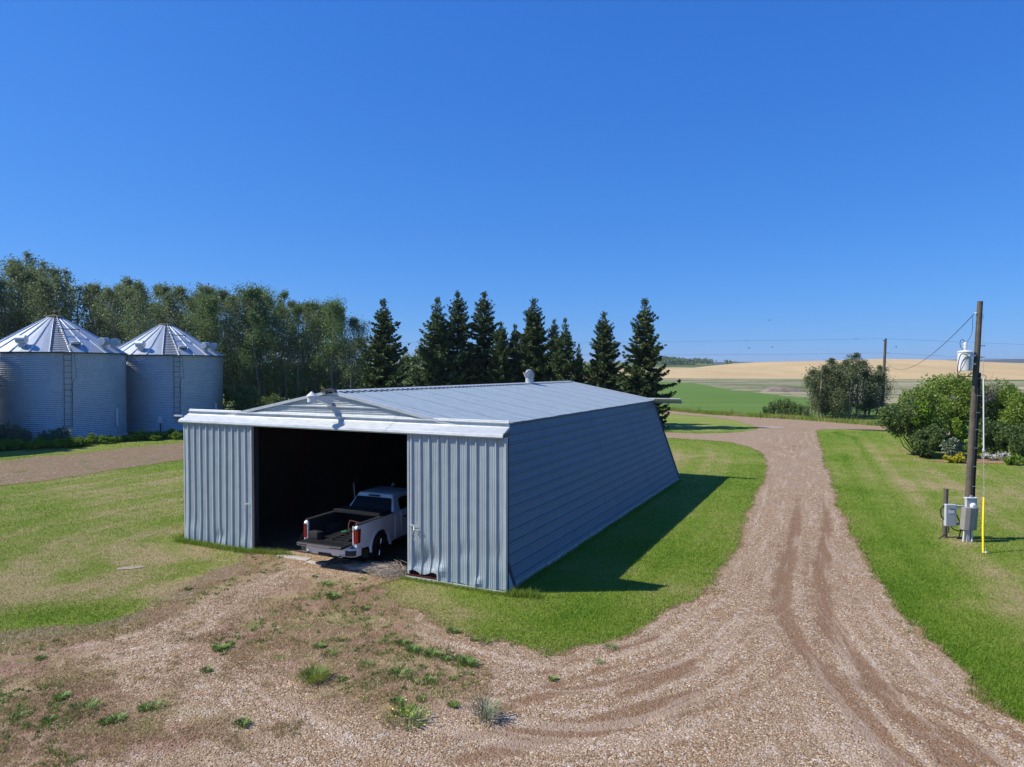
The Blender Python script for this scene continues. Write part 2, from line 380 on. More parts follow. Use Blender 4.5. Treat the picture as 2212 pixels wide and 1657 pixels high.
# -- materials of the ground
def gravel_color(k, co, weedy=None, track=None, base=1.0):
    v1 = k.n('TexVoronoi'); k.l(co, v1.inputs['Vector']); v1.inputs['Scale'].default_value = 30
    v2 = k.n('TexVoronoi'); k.l(co, v2.inputs['Vector']); v2.inputs['Scale'].default_value = 11
    sep = k.n('SeparateColor'); k.l(v1.outputs['Color'], sep.inputs[0]); sep2 = k.n('SeparateColor'); k.l(v2.outputs['Color'], sep2.inputs[0])
    b = base
    stone = k.ramp(sep.outputs[0], [(0, (.15 * b, .095 * b, .055 * b)), (.35, (.31 * b, .205 * b, .122 * b)), (.65, (.42 * b, .298 * b, .182 * b)), (.88, (.55 * b, .42 * b, .28 * b)), (1, (.76 * b, .65 * b, .49 * b))])
    big = k.noise(co, .35, 5, .6); mid = k.noise(co, 2.2, 5, .65)
    fine = k.mix(k.math('MULTIPLY', k.sm(mid, .4, .62), .55), stone, (.34 * b, .225 * b, .13 * b))
    c = k.mix(k.sm(sep2.outputs[1], .86, .9), fine, k.mix(.5, fine, (.62, .55, .5)))
    c = k.mix(k.math('MULTIPLY', k.sm(big, .45, .65), .35), c, (.36 * b, .29 * b, .215 * b))
    c = k.mix(k.math('MULTIPLY', k.sm(v1.outputs['Distance'], .35, .6), .55), c, (.11, .07, .048))
    h = k.math('SUBTRACT', 1.0, v1.outputs['Distance']); h2 = k.math('SUBTRACT', 1.0, v2.outputs['Distance'])
    hh = k.math('ADD', k.math('MULTIPLY', h, .6), k.math('MULTIPLY', h2, .5))
    hh = k.math('ADD', hh, k.math('MULTIPLY', mid, .8))
    if track is not None:
        t = k.math('MULTIPLY', track, k.math('ADD', .45, k.math('MULTIPLY', mid, .9)))
        c = k.mix(k.math('MULTIPLY', k.sm(t, .26, .62), .95), c, k.mix(.22, (.175, .100, .055), c))
        hh = k.math('SUBTRACT', hh, k.math('MULTIPLY', track, .5))
    return c, hh

def m_lawn():
    k = NM('mown_lawn'); co = k.coord()
    n0 = k.noise(co, .28, 4, .6); n1 = k.noise(co, 1.3, 4, .65); n2 = k.noise(co, 9, 5, .7); n3 = k.noise(co, 42, 4, .75); n4 = k.voro(co, 26)
    dry = k.attr('dry'); e = k.attr('edge')
    wob = k.math('ADD', e, k.math('MULTIPLY', n1, .5))
    st = k.math('SINE', k.math('MULTIPLY', wob, 2 * math.pi / 1.15)); st2 = k.math('SINE', k.math('MULTIPLY', wob, 2 * math.pi / 2.6))
    f = k.math('ADD', k.math('MULTIPLY', n0, .50), k.math('MULTIPLY', n1, .42))
    f = k.math('ADD', f, k.math('MULTIPLY', n2, .38))
    f = k.math('ADD', f, k.math('MULTIPLY', dry, .34))
    f = k.math('ADD', f, k.math('MULTIPLY', st, .055)); f = k.math('ADD', f, k.math('MULTIPLY', st2, .075))
    c = k.ramp(f, [(.26, (.075, .165, .008)), (.52, (.150, .235, .018)), (.74, (.220, .260, .050)), (.88, (.31, .28, .11)), (1.0, (.37, .29, .155))])
    c = k.mix(k.math('MULTIPLY', k.sm(n3, .5, .7), .45), c, k.mix(.6, c, (.30, .36, .10)), 'MIX')
    c = k.mix(k.math('MULTIPLY', k.sm(n3, .5, .3), .55), c, k.mix(.75, c, (.02, .035, .006)))
    c = k.mix(k.math('MULTIPLY', k.sm(n4, .3, .05), .25), c, (.03, .06, .01))
    gc, gh = gravel_color(k, co, base=.85)
    c = k.mix(k.sm(k.math('ADD', k.attr('bare'), k.math('MULTIPLY', k.noise(co, 2.0, 6, .75), .9)), .95, 1.15), c, k.mix(.45, gc, (.24, .175, .10)))
    h = k.math('ADD', n3, k.math('MULTIPLY', n2, .8))
    k.pbr(c, .8, 0, .15, k.bump(h, .9, .05)); return k.m

def m_gravel():
    k = NM('reddish_gravel'); co = k.coord()
    wd = k.attr('weedy'); tk = k.attr('track'); ed = k.attr('flow')
    cv = k.n('CombineXYZ'); k.l(ed, cv.inputs[0]); sx = k.n('SeparateXYZ'); k.l(co, sx.inputs[0]); k.l(k.math('MULTIPLY', sx.outputs[1], .07), cv.inputs[1])
    stk = k.noise(cv.outputs[0], 3.4, 4, .6)
    tk = k.math('MAXIMUM', tk, k.math('MULTIPLY', k.sm(stk, .50, .66), k.math('MULTIPLY', k.math('MULTIPLY', k.sm(k.noise(co, .55, 4, .6), .38, .62), .60), k.math('SUBTRACT', 1.0, wd))))
    c, h = gravel_color(k, co, base=1.0, track=tk)
    c = k.mix(k.math('MULTIPLY', k.sm(stk, .48, .36), .22), c, (.60, .51, .42))
    n1 = k.noise(co, 1.6, 6, .72); n2 = k.noise(co, 7, 5, .75); n3 = k.noise(co, .7, 5, .65)
    a = k.math('ADD', k.math('MULTIPLY', n1, .6), k.math('MULTIPLY', n2, .45)); a = k.math('ADD', a, k.math('MULTIPLY', wd, .55))
    dead = k.ramp(n3, [(.34, (.17, .085, .065)), (.45, (.22, .12, .085)), (.54, (.25, .18, .095)), (.66, (.31, .24, .12))])
    dead = k.mix(k.math('MULTIPLY', k.sm(n2, .45, .7), .6), dead, (.34, .27, .17))
    c = k.mix(k.math('MULTIPLY', k.sm(a, .74, .98), .85), c, dead)
    g = k.math('ADD', k.math('MULTIPLY', k.noise(co, 1.1, 6, .78), .9), k.math('MULTIPLY', wd, .28))
    c = k.mix(k.math('MULTIPLY', k.math('MULTIPLY', k.sm(g, .70, .80), .85), k.sm(wd, .15, .5)), c, k.mix(n2, (.06, .12, .02), (.16, .20, .05)))
    k.pbr(c, .88, 0, .15, k.bump(h, 1.0, .03)); return k.m

M = {}
M['lawn'] = m_lawn(); M['gravel'] = m_gravel()
def m_simple_ground(name, stops, scale, rough_detail=5, bump=.6, sc2=None, stretch=(1, 1, 1), dist=.08):
    k = NM(name); co = k.coord(scale=stretch); co1 = k.coord()
    a = k.noise(co, scale, 6, .65); b = k.noise(co1, sc2 or scale * 9, 5, .7)
    f = k.math('ADD', k.math('MULTIPLY', a, .65), k.math('MULTIPLY', b, .35)); c = k.ramp(f, stops)
    k.pbr(c, .9, 0, .1, k.bump(b, bump, dist)); return k.m
M['ground'] = m_simple_ground('rough_pasture', [(.3, (.05, .085, .018)), (.5, (.085, .125, .03)), (.7, (.16, .16, .06))], .05, sc2=1.5)
k = NM('road_gravel'); c_, h_ = gravel_color(k, k.coord(), base=1.0); k.pbr(c_, .9, 0, .1, k.bump(h_, .8, .03)); M['road'] = k.m
k = NM('dirt_track'); co = k.coord(); c_, h_ = gravel_color(k, co, base=.62)
nn = k.noise(co, .9, 6, .75); c_ = k.mix(k.math('MULTIPLY', k.sm(nn, .46, .62), .8), c_, (.19, .15, .075)); c_ = k.mix(k.math('MULTIPLY', k.sm(k.noise(co, .6, 6, .7), .56, .64), .7), c_, (.08, .12, .025))
k.pbr(c_, .9, 0, .1, k.bump(h_, .9, .03)); M['track'] = k.m
M['field'] = m_simple_ground('green_crop', [(.3, (.072, .140, .026)), (.5, (.100, .175, .034)), (.70, (.150, .205, .052))], .05, sc2=1.6, stretch=(.6, 2, 1), bump=.9, dist=.2)
M['wet'] = m_simple_ground('dry_marsh', [(.38, (.075, .105, .040)), (.47, (.12, .14, .06)), (.52, (.26, .24, .14)), (.62, (.42, .36, .24))], .05, sc2=.35, stretch=(.3, 1.3, 1), bump=.3)
M['hay'] = m_simple_ground('ripe_hay', [(.3, (.36, .265, .135)), (.5, (.44, .33, .175)), (.7, (.50, .385, .215))], .018, sc2=.12, stretch=(1.5, .5, 1), bump=.25, dist=.5)

def geo(a, b, r, m=.15):
    L = [a]
    while L[-1] < b: L.append(L[-1] + max(m, L[-1] * r))
    return np.array(L)
ys = np.concatenate([np.arange(4, 9, .25), geo(9, 115, .0085, .12)])
tag(mesh_np('ground', [(-9000, -60, -.05), (9000, -60, -.05), (9000, 14000, -.05), (-9000, 14000, -.05)], [(0, 1, 2, 3)], M['ground']), kind='structure')
# the lawn reaches to the county road and to the tree belt
lawn_poly = PX([(-400, 1900), (-400, 1000), (-100, 985), (420, 940), (900, 905), (1200, 884), (1457, 892), (1773, 925), (2330, 955)]) + [(80, -3), (-40, -3)]
def f_lawn(x, y): return sdist(lawn_poly, x, y)
xs = np.arange(-62, 66, .42)
sheet('lawn', f_lawn, 0, M['lawn'], xs, np.concatenate([np.arange(-3, 8, .5), geo(8, 120, .012, .25)]), {'dry': a_dry, 'edge': a_edge, 'bare': a_bare})
sheet('gravel_driveway', f_drive, .012, M['gravel'], np.arange(-24, 50, .2), np.concatenate([np.arange(-4, 8.8, .4), geo(9, 100, .0085, .14)]), {'weedy': a_weedy, 'track': a_track, 'flow': lambda x, y: sdist(drive_poly, x, y) + .25 * fbm(x * .3, y * .3, 97)})
sheet('gravel_road', f_road, .02, M['road'], np.arange(-2, 78, .5), np.arange(40, 120, .4), {})
sheet('dirt_track', f_track, .014, M['track'], np.arange(-65, -8, .4), np.arange(28, 75, .3), {})
sheet('crop_field', f_field, .03, M['field'], np.arange(-10, 190, 2.5), np.arange(60, 380, 2.0), {})
sheet('dry_marsh', f_wet, .0, M['wet'], np.arange(-20, 560, 8), np.arange(80, 500, 4), {})

# ------------------------------------------------------------------ hills
def hill(name, xs, ys, hf, mat):
    X, Y = np.meshgrid(xs, ys); Z = hf(X, Y); nx, ny = len(xs), len(ys)
    idx = np.arange(nx * ny).reshape(ny, nx)
    q = np.stack([idx[:-1, :-1].ravel(), idx[:-1, 1:].ravel(), idx[1:, 1:].ravel(), idx[1:, :-1].ravel()], 1)
    return tag(mesh_np(name, np.stack([X.ravel(), Y.ravel(), Z.ravel()], 1), q, mat, smooth=True), kind='structure')
def sstep(t): t = np.clip(t, 0, 1); return t * t * (3 - 2 * t)
crest_px = [1200, 1443, 1520, 1564, 1591, 1631, 1685, 1752, 1867, 1928, 2001, 2075, 2148, 2211, 2400]
crest_py = [796, 794, 796, 792.6, 787, 782.7, 780, 780.5, 775.3, 778.4, 782, 785, 789.4, 793.8, 800]
cx_ = [(p - 1105.5) / CAM_F * 760 for p in crest_px]; cz_ = [CAM_H + (799 - q) / CAM_F * 760 for q in crest_py]
def hay_h(X, Y):
    c = np.interp(X, cx_, cz_) + 1.2 * fbm(X / 60, Y / 60, 41)
    y0 = 487 - np.clip((X - 100) / 200, 0, 1) * 70
    up = np.clip((Y - y0) / (760 - y0), 0, 1); up = 1 - (1 - up) ** 1.9
    dn = 1 - sstep((Y - 780) / 500)
    return c * up * dn - .15 + .8 * fbm(X / 35, Y / 50, 43) * up
hill('hay_hill', np.arange(-60, 1000, 9), np.arange(400, 1300, 8), hay_h, M['hay'])
M['pasture_hill'] = m_simple_ground('hill_pasture', [(.35, (.06, .09, .028)), (.5, (.10, .135, .04)), (.62, (.16, .18, .06))], .006, sc2=.04, bump=.3)
def h2(X, Y): return (CAM_H + (799 - (783 + 8 * np.clip((X - 300) / 190, 0, 1) ** 1.5)) / CAM_F * 1500 + 3 * fbm(X / 150, Y / 150, 47)) * sstep((Y - 950) / 500) * (1 - sstep((Y - 1600) / 500)) * (1 - sstep((X - 430) / 140)) - .1
hill('green_hill', np.arange(-700, 640, 20), np.arange(920, 2150, 25), h2, M['pasture_hill'])
k = NM('far_farmland'); co = k.coord(scale=(.5, 1.3, 1)); vv = k.n('TexVoronoi'); k.l(co, vv.inputs['Vector']); vv.inputs['Scale'].default_value = .0016; sep = k.n('SeparateColor'); k.l(vv.outputs['Color'], sep.inputs[0])
cc = k.ramp(sep.outputs[0], [(0, (.03, .05, .02)), (.4, (.05, .075, .03)), (.55, (.30, .23, .12)), (.62, (.05, .08, .03)), (.8, (.08, .12, .04)), (1, (.03, .05, .02))], 'CONSTANT')
cc = k.mix(k.sm(k.noise(k.coord(), .002, 5, .7), .42, .5), cc, (.028, .045, .02)); k.pbr(cc, .95, 0, .05); M['farmland'] = k.m
def h3(X, Y):
    a = X / 5200.0
    prof = np.interp(a, [-1, -.4, 0, .25, .30, .37, .45, .55, .66, .76, 1.2], [14, 14, 16, 16.5, 17.5, 16, 13, 17, 22, 23, 20])
    return (CAM_H + prof / CAM_F * 5200 + 16 * fbm(X / 500, Y / 500, 51)) * sstep((Y - 2600) / 2600) - .1
hill('far_ridge', np.arange(-6000, 7600, 110), np.arange(2600, 6200, 90), h3, M['farmland'])
def h4(X, Y):
    prof = np.interp(X / 2600.0, [.3, .6, .66, .72, .78, 1.1], [0, 0, 3, 9, 12, 14])
    return (CAM_H * np.clip(prof / 4, 0, 1) + prof / CAM_F * 2600 + 4 * fbm(X / 200, Y / 200, 53) * np.clip(prof, 0, 1)) * sstep((Y - 1800) / 800) - .12
M['woodhill'] = m_simple_ground('wooded_hill', [(.4, (.02, .038, .014)), (.6, (.045, .07, .025))], .01, sc2=.08, bump=.8, dist=2)
hill('wooded_hill', np.arange(900, 3600, 60), np.arange(1800, 2900, 50), h4, M['woodhill'])
# ================================================================== MACHINE SHED
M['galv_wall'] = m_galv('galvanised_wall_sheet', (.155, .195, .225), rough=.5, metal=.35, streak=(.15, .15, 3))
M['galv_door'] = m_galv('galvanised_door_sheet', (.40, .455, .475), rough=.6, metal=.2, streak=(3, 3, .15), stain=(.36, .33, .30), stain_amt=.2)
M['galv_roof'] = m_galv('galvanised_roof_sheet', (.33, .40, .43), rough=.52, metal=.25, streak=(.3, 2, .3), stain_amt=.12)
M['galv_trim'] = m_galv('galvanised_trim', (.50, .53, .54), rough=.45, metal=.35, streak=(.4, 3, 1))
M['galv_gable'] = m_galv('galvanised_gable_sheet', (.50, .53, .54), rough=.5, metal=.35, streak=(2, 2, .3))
M['red_steel'] = m_plain('red_oxide_steel', (.05, .008, .006), .6, 0, .3, .3, 3)
M['concrete'] = m_plain('weathered_concrete', (.40, .37, .33), .85, 0, .2, .25, 5, .5)
M['dark_metal'] = m_plain('dark_metal', (.06, .06, .06), .5, .4)
M['pale_grey'] = m_plain('pale_grey_paint', (.62, .63, .64), .4, 0, .5, .08)
M['wood'] = m_plain('old_wood', (.16, .12, .09), .85, 0, .2, .35, 9, .5)

W_, L_, IN_, HE, HR = 12.78, 20.4, 1.45, 4.32, 5.28    # width at the ground, length, inward lean at the eave, eave and ridge heights
shed = empty('machine_shed', (p0[0], p0[1], 0), -YAW, 'long galvanised steel shed with leaning walls and low gable roof, front doors slid open', 'shed')

def ribprof(width, pitch=.305, h=.030, start=.1, minor=.005):
    P = [(0, 0)]; s = start
    while s < width - .05:
        P += [(s - .036, 0), (s - .016, h), (s + .016, h), (s + .036, 0)]
        for m in (.075, .13, .185, .24):
            a = s + m
            if m > .07 and a < width - .02 and minor: P += [(a - .012, 0), (a - .006, minor), (a + .006, minor), (a + .012, 0)]
        s += pitch
    P = [p for p in P if p[0] <= width] + [(width, 0)]
    return P
def ribbed(mb, O, S, T, N, ws, lt, prof=None, nt_=1, disp=None, top=None, **kw):
    """ribbed sheet: profile runs along S (width ws), ribs run along T (length lt, may be a function of s)"""
    O, S, T, N = Vector(O), Vector(S).normalized(), Vector(T).normalized(), Vector(N).normalized()
    prof = prof or ribprof(ws, **kw); vs = []; fs = []
    for (s, h) in prof:
        t0, t1 = lt(s) if callable(lt) else (0, lt)
        for j in range(nt_ + 1):
            t = t0 + (t1 - t0) * j / nt_
            ds, dn, dt = disp(s, t) if disp else (0, 0, 0)
            vs.append(O + S * (s + ds) + T * (t + dt) + N * (h + dn))
    n = nt_ + 1
    for i in range(len(prof) - 1):
        for j in range(nt_):
            fs.append((i * n + j, (i + 1) * n + j, (i + 1) * n + j + 1, i * n + j + 1))
    return mb.add(vs, fs)

# side walls: right (x = 0) and left (x = -W)
wall_h = .34
lean = Vector((-IN_, 0, HE - .12)); slope_len = lean.length
for side in (0, 1):
    mb = MB()
    for p in range(4):
        y0 = p * L_ / 4 + (0 if p == 0 else -.05); ln = L_ / 4 + (.05 if p else 0)
        rnd = random.Random(p + side * 9)
        def dsp(s, t, p=p): return (0, .004 * math.sin(t * 2.1 + p) + (.024 if t > ln - .06 and p < 3 else 0), .012 * math.sin(s * 41 + p) if t < .01 or t > ln - .01 else 0)
        if side == 0:
            ribbed(mb, (0, y0, .12), lean, (0, 1, 0), (lean.z, 0, -lean.x), slope_len, ln, nt_=10, disp=dsp, start=.12, h=.058, minor=.010)
        else:
            ribbed(mb, (-W_, y0, .12), (-lean.x, 0, lean.z), (0, 1, 0), (-lean.z, 0, -lean.x), slope_len, ln, nt_=10, disp=dsp, start=.12, h=.046, minor=.009)
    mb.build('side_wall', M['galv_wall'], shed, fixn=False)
    for yy in (.02, L_ + .02):     # corner trim at the back and the front edge
        mb = MB()
        a = Vector((0 + .03, yy, .1)); b = a + lean * 1.0
        if side: a = Vector((-W_ - .03, yy, .1)); b = a + Vector((-lean.x, 0, lean.z))
        mb.tube([a, b], .045, 4)
        mb.build('corner_trim', M['galv_trim'] if side else M['dark_metal'], shed)
# foundation strip
rf = random.Random(4)
for side in (0, 1):
    y = 0; mb = MB()
    while y < L_:
        l = min(rf.uniform(1.0, 1.6), L_ - y); xo = rf.uniform(-.02, .02)
        x = (-.06 + xo) if side == 0 else (-W_ + .06 + xo)
        mb.bb(x - .08, x + .08, y, y + l - .01, -.1, .15 + rf.uniform(-.02, .03)); y += l
    mb.build('foundation', M['concrete'], shed, bevel=.01)
for (a_, b_, c_, d_, e_) in ((-8.3, -7.0, -.50, -.20, .03), (-6.95, -6.2, -.62, -.36, .024), (-5.6, -4.3, -.50, -.24, .03), (-4.28, -3.3, -.46, -.2, .036)):
    MB().prism([(a_, c_ + .04), (a_ + .4 * (b_ - a_), c_), (b_, c_ + .03), (b_ - .03, d_), (a_ + .3 * (b_ - a_), d_ - .04), (a_ + .02, d_)], 'z', -.1, e_).build('door_sill', M['concrete'], shed, bevel=.01)

# roof
xe0, xe1, xr = -IN_, -W_ + IN_, -W_ / 2
run = xe0 - xr; rs = Vector((run, 0, HE - HR)); rl = rs.length + .12
OV = .05
for side in (0, 1):
    mb = MB()
    T = rs if side == 0 else Vector((-rs.x, 0, rs.z)); N = (-T.z * (1 if side == 0 else -1), 0, abs(T.x))
    y = -OV; p = 0
    while y < L_ + OV - .01:
        ww = min(.915, L_ + OV - y); rr = random.Random(p + 50 * side); off = .006 * (p % 2); 
        ribbed(mb, (xr, y - .02, HR + .03 + off), (0, 1, 0), T, N, ww + .02, rl + rr.uniform(-.012, .012), nt_=1, h=.009, start=.06, minor=0,
               disp=None)
        y += .915; p += 1
    mb.build('roof_sheet', M['galv_roof'], shed, fixn=False)
# ridge cap with toothed closure strips
mb = MB()
vs = []; fs = []
for side in (1, -1):
    y = -OV - .02
    while y < L_ + OV:
        z0 = HR + .085; dz = .194
        a0, a1 = y, min(y + .305, L_ + OV + .02)
        x0, x1 = xr, xr + side * .24; tip = xr + side * .17
        mb.add([(x0, a0, z0), (x1, a0 + .04, z0 - .24 * dz), (x1, a0 + .20, z0 - .24 * dz), (tip, a0 + .26, z0 - .17 * dz), (tip, a1, z0 - .17 * dz), (x0, a1, z0)], [(0, 1, 2, 3, 4, 5)])
        mb.add([(x1, a0 + .04, z0 - .24 * dz), (x1, a0 + .20, z0 - .24 * dz), (x1, a0 + .20, z0 - .24 * dz - .03), (x1, a0 + .04, z0 - .24 * dz - .03)], [(0, 1, 2, 3)])
        y += .305
mb.build('ridge_cap', M['galv_trim'], shed, fixn=False)
# rake trims front and back
for yy in (-OV - .02, L_ + OV + .02):
    mb = MB()
    for side in (1, -1):
        n = 10
        dx = xe0 - xr + .1
        def pz(q): return HR + .07 - .194 * q
        outl = []
        s_ = -1 if yy < 0 else 1
        for (dy, dz) in ((-.22 * s_, 0.0), (.02 * s_, .004), (.02 * s_, -.085), (-.02 * s_, -.09), (-.02 * s_, -.03), (-.22 * s_, -.03)):
            outl.append((dy, dz))
        rings = [[(xr + side * q, yy + dy, pz(q) + dz) for dy, dz in outl] for q in (.16, dx * .33, dx * .66, dx)]
        mb.loft(rings)
    mb.build('rake_trim', M['galv_trim'], shed)
# small dark open end of the ridge vent
mb = MB(); mb.prism([(xr - .30, HR + .01), (xr - .26, HR + .09), (xr, HR + .145), (xr + .26, HR + .09), (xr + .30, HR + .01), (xr, HR + .07)], 'y', -OV - .10, -OV + .02)
mb.build('ridge_end', M['dark_metal'], shed)
# gable walls (front starts above the header, back is a full wall)
def gable(y, out, z0, name, mat):
    mb = MB()
    n = 26
    prof = []
    for (s, h) in ribprof(HR - z0 - .02, start=.10, h=.05, minor=.014): prof.append((s, h))
    def edge(z):     # half width at height z
        if z <= HE: return (W_ / 2 - IN_ * z / HE)
        return max((HR - z) / .194, .02)
    vs = []; fs = []
    for (s, h) in prof:
        z = z0 + s; e = edge(z) - .01
        for j in range(5):
            u = -1 + 2 * j / 4
            vs.append((xr + e * u, y + out * h, z))
    for i in range(len(prof) - 1):
        for j in range(4):
            fs.append((i * 5 + j, i * 5 + j + 1, (i + 1) * 5 + j + 1, (i + 1) * 5 + j))
    mb.add(vs, fs); mb.build(name, mat, shed)
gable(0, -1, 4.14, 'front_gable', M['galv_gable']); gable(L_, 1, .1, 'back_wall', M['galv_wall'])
# small front wall strips between doors and walls, beside the opening
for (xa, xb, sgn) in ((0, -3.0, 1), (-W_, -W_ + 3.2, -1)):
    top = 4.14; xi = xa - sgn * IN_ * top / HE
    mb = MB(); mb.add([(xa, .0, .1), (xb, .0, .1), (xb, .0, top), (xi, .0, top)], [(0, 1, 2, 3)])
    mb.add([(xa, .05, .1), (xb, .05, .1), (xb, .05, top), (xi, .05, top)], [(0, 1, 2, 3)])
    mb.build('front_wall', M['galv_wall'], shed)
# header with the door track, front and back
def header(y, s, x0, x1):
    segs = [x0, x0 + (x1 - x0) * .37, x0 + (x1 - x0) * .70, x1]
    mb = MB()
    for i in range(3):
        a, b = segs[i] + (0 if i == 0 else -.02), segs[i + 1]; o = .006 * (i % 2)
        pr = [(y + s * .03, 4.44 + o), (y + s * .10, 4.45 + o), (y + s * .13, 4.425 + o), (y + s * (.48 + o), 4.265 + o), (y + s * (.50 + o), 4.19), (y + s * (.47 + o), 4.15), (y + s * (.44), 4.19), (y + s * .43, 4.24), (y + s * .03, 4.40)]
        mb.prism(pr, 'x', a, b)
    return mb.build('door_header', M['galv_trim'], shed, bevel=.004)
mb = MB()
for (xa, xb) in ((-W_ - .03, -W_ + 4.3), (-W_ + 4.28, -W_ + 8.9), (-W_ + 8.88, -.10)):
    mb.prism([(-.02, 4.45), (-.06, 4.45), (-.06, 4.52), (-.10, 4.535), (-.10, 4.56), (-.06, 4.575), (-.06, 4.60), (-.04, 4.615), (-.02, 4.61)], 'x', xa, xb)
mb.build('header_band', M['galv_gable'], shed, bevel=.003)
header(0, -1, -W_ - .05, -.08); header(L_, 1, -W_ - 1.4, .06)
mb = MB().bb(-W_ - .35, -.15, -.36, -.30, 4.17, 4.23).bb(-.13, -.03, -.42, -.16, 4.2, 4.3); mb.build('track_rail', M['dark_metal'], shed)
mb = MB().bb(-W_ - .42, -W_ - .04, -.38, -.30, 4.36, 4.41); mb.build('track_end', M['galv_trim'], shed)

# sliding doors
def door(x0, x1, damage, side):
    y = -.375; wd = x1 - x0; H = 4.17
    rnd = random.Random(side)
    def dsp(s, t):
        dn = .006 * math.sin(s * 2.3 + t * 1.1 + side); dt = 0; ds = 0
        low = max(0, 1 - t / .9)
        dn += low * low * .02 * (1 + math.sin(s * 5 + side * 2))
        if damage:
            for (cs, ct, r, a) in ((.75, .55, .30, -.08), (1.15, .3, .16, .07), (2.35, .12, .10, .07), (.4, .4, .25, -.05), (1.9, .9, .22, -.025), (2.95, 1.0, .3, -.02)):
                g = math.exp(-(((s - cs) / r) ** 2 + ((t - ct) / r) ** 2)); dn += a * g; ds += .1 * a * g
            if s < 1.0: dt = max(0, 1 - t / .3) * (.13 + .05 * math.sin(s * 9))
        else:
            for (cs, ct, r, a) in ((1.8, .3, .2, -.05), (.5, .3, .3, .03), (2.9, .15, .2, .03)):
                dn += a * math.exp(-(((s - cs) / r) ** 2 + ((t - ct) / r) ** 2))
        return (ds, dn, dt)
    d = empty('sliding_door', (0, 0, 0)); d.parent = shed
    d['label'] = 'dented right hand door with torn lower edge' if damage else 'left hand door slid to the left of the opening'
    mb = MB(); ribbed(mb, (x0, y, .06), (1, 0, 0), (0, 0, 1), (0, -1, 0), wd, H - .06, nt_=44, disp=dsp, start=.14 if damage else .25, h=.046, minor=.008)
    mb.build('door_sheet', M['galv_door'], d, fixn=False)
    mb = MB()
    for xx in (x0 + .03, x1 - .03): mb.bb(xx - .035, xx + .035, y + .06, y + .13, .06, H)
    for zz in (.14, 1.45, 2.8, H - .06): mb.bb(x0 + .07, x1 - .07, y + .062, y + .125, zz - .05, zz + .05)
    mb.build('door_frame', M['red_steel'], d)
    for xx in (x0, x1):
        mb = MB().bb(xx - .012 if xx == x0 else xx - .05, xx + .05 if xx == x0 else xx + .012, y - .012 - (.034 if xx == x1 else 0), y + .055, .05, H + .02)
        mb.build('edge_trim', M['galv_door'], d, bevel=.006)
    if damage:
        MB().bb(x0 - .04, x0 + 1.15, y - .03, y + .05, .02, .10).build('sill_rail', M['red_steel'], d)
        MB().bb(x0 - .05, x1 + .02, y - .10, y - .035, .0, .05).build('bottom_guide', M['galv_trim'], d)
    return d
dr = door(-3.22, -.02, True, 1); dl = door(-W_ + .08, -9.40, False, 2)
# handles
mb = MB(); hx = -9.40 - .22
mb.tube([(hx, -.43, 1.55), (hx - .01, -.50, 1.52), (hx, -.52, 1.42), (hx + .01, -.50, 1.32), (hx, -.43, 1.30)], .012, 6); mb.bb(hx - .03, hx + .15, -.44, -.425, 1.56, 1.60)
mb.build('handle', M['galv_trim'], dl)
mb = MB(); hx = -3.22 + .25
mb.bb(hx - .14, hx + .14, -.445, -.43, 1.50, 1.56); mb.bb(hx - .02, hx + .20, -.46, -.44, 1.40, 1.44)
mb.tube([(hx, -.44, 1.5), (hx + .05, -.50, 1.42), (hx - .06, -.50, 1.25), (hx + .06, -.49, 1.1), (hx + .02, -.45, 1.3)], .01, 5)
mb.build('handle', M['galv_trim'], dr)
# near-black panels inside walls and roof, added as painted shade; trodden earth floor
M['shade_panel'] = m_plain('near_black_shade', (.030, .026, .024), .9, 0, .1, .4, 2)
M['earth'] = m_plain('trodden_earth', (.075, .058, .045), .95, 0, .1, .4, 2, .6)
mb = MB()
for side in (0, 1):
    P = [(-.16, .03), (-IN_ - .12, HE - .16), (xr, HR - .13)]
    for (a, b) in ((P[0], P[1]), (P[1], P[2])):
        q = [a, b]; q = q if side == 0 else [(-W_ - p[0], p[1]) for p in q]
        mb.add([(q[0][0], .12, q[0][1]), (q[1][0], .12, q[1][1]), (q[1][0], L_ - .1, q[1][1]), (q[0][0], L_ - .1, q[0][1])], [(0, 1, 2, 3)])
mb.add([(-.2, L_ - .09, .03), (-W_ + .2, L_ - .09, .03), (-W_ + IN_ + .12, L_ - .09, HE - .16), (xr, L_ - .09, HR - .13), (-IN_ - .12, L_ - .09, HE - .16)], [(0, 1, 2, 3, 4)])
mb.build('inner_shade_panels', M['shade_panel'], shed)
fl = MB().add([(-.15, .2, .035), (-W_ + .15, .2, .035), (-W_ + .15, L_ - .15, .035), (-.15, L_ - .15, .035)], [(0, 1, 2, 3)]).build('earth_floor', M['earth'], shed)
# red portal frames inside
for i, y in enumerate(np.linspace(.25, L_ - .3, 6)):
    mb = MB()
    y = float(y)
    def beam(a, b, wd=.10, dp=.22):
        a, b = Vector(a), Vector(b); d = (b - a).normalized(); nrm = Vector((0, 1, 0)).cross(d)
        q = [a + nrm * dp / 2, a - nrm * dp / 2, b - nrm * dp / 2, b + nrm * dp / 2]
        mb.add([p + Vector((0, e, 0)) for e in (-wd / 2, wd / 2) for p in q], [(0, 1, 2, 3), (7, 6, 5, 4), (0, 4, 5, 1), (1, 5, 6, 2), (2, 6, 7, 3), (3, 7, 4, 0)])
    beam((-.40, y, .05), (-IN_ - .32, y, HE - .25)); beam((-W_ + .40, y, .05), (-W_ + IN_ + .32, y, HE - .25))
    beam((-IN_ - .3, y, HE - .33), (xr, y, HR - .28)); beam((-W_ + IN_ + .3, y, HE - .33), (xr, y, HR - .28))
    mb.build('steel_frame', M['red_steel'], shed)
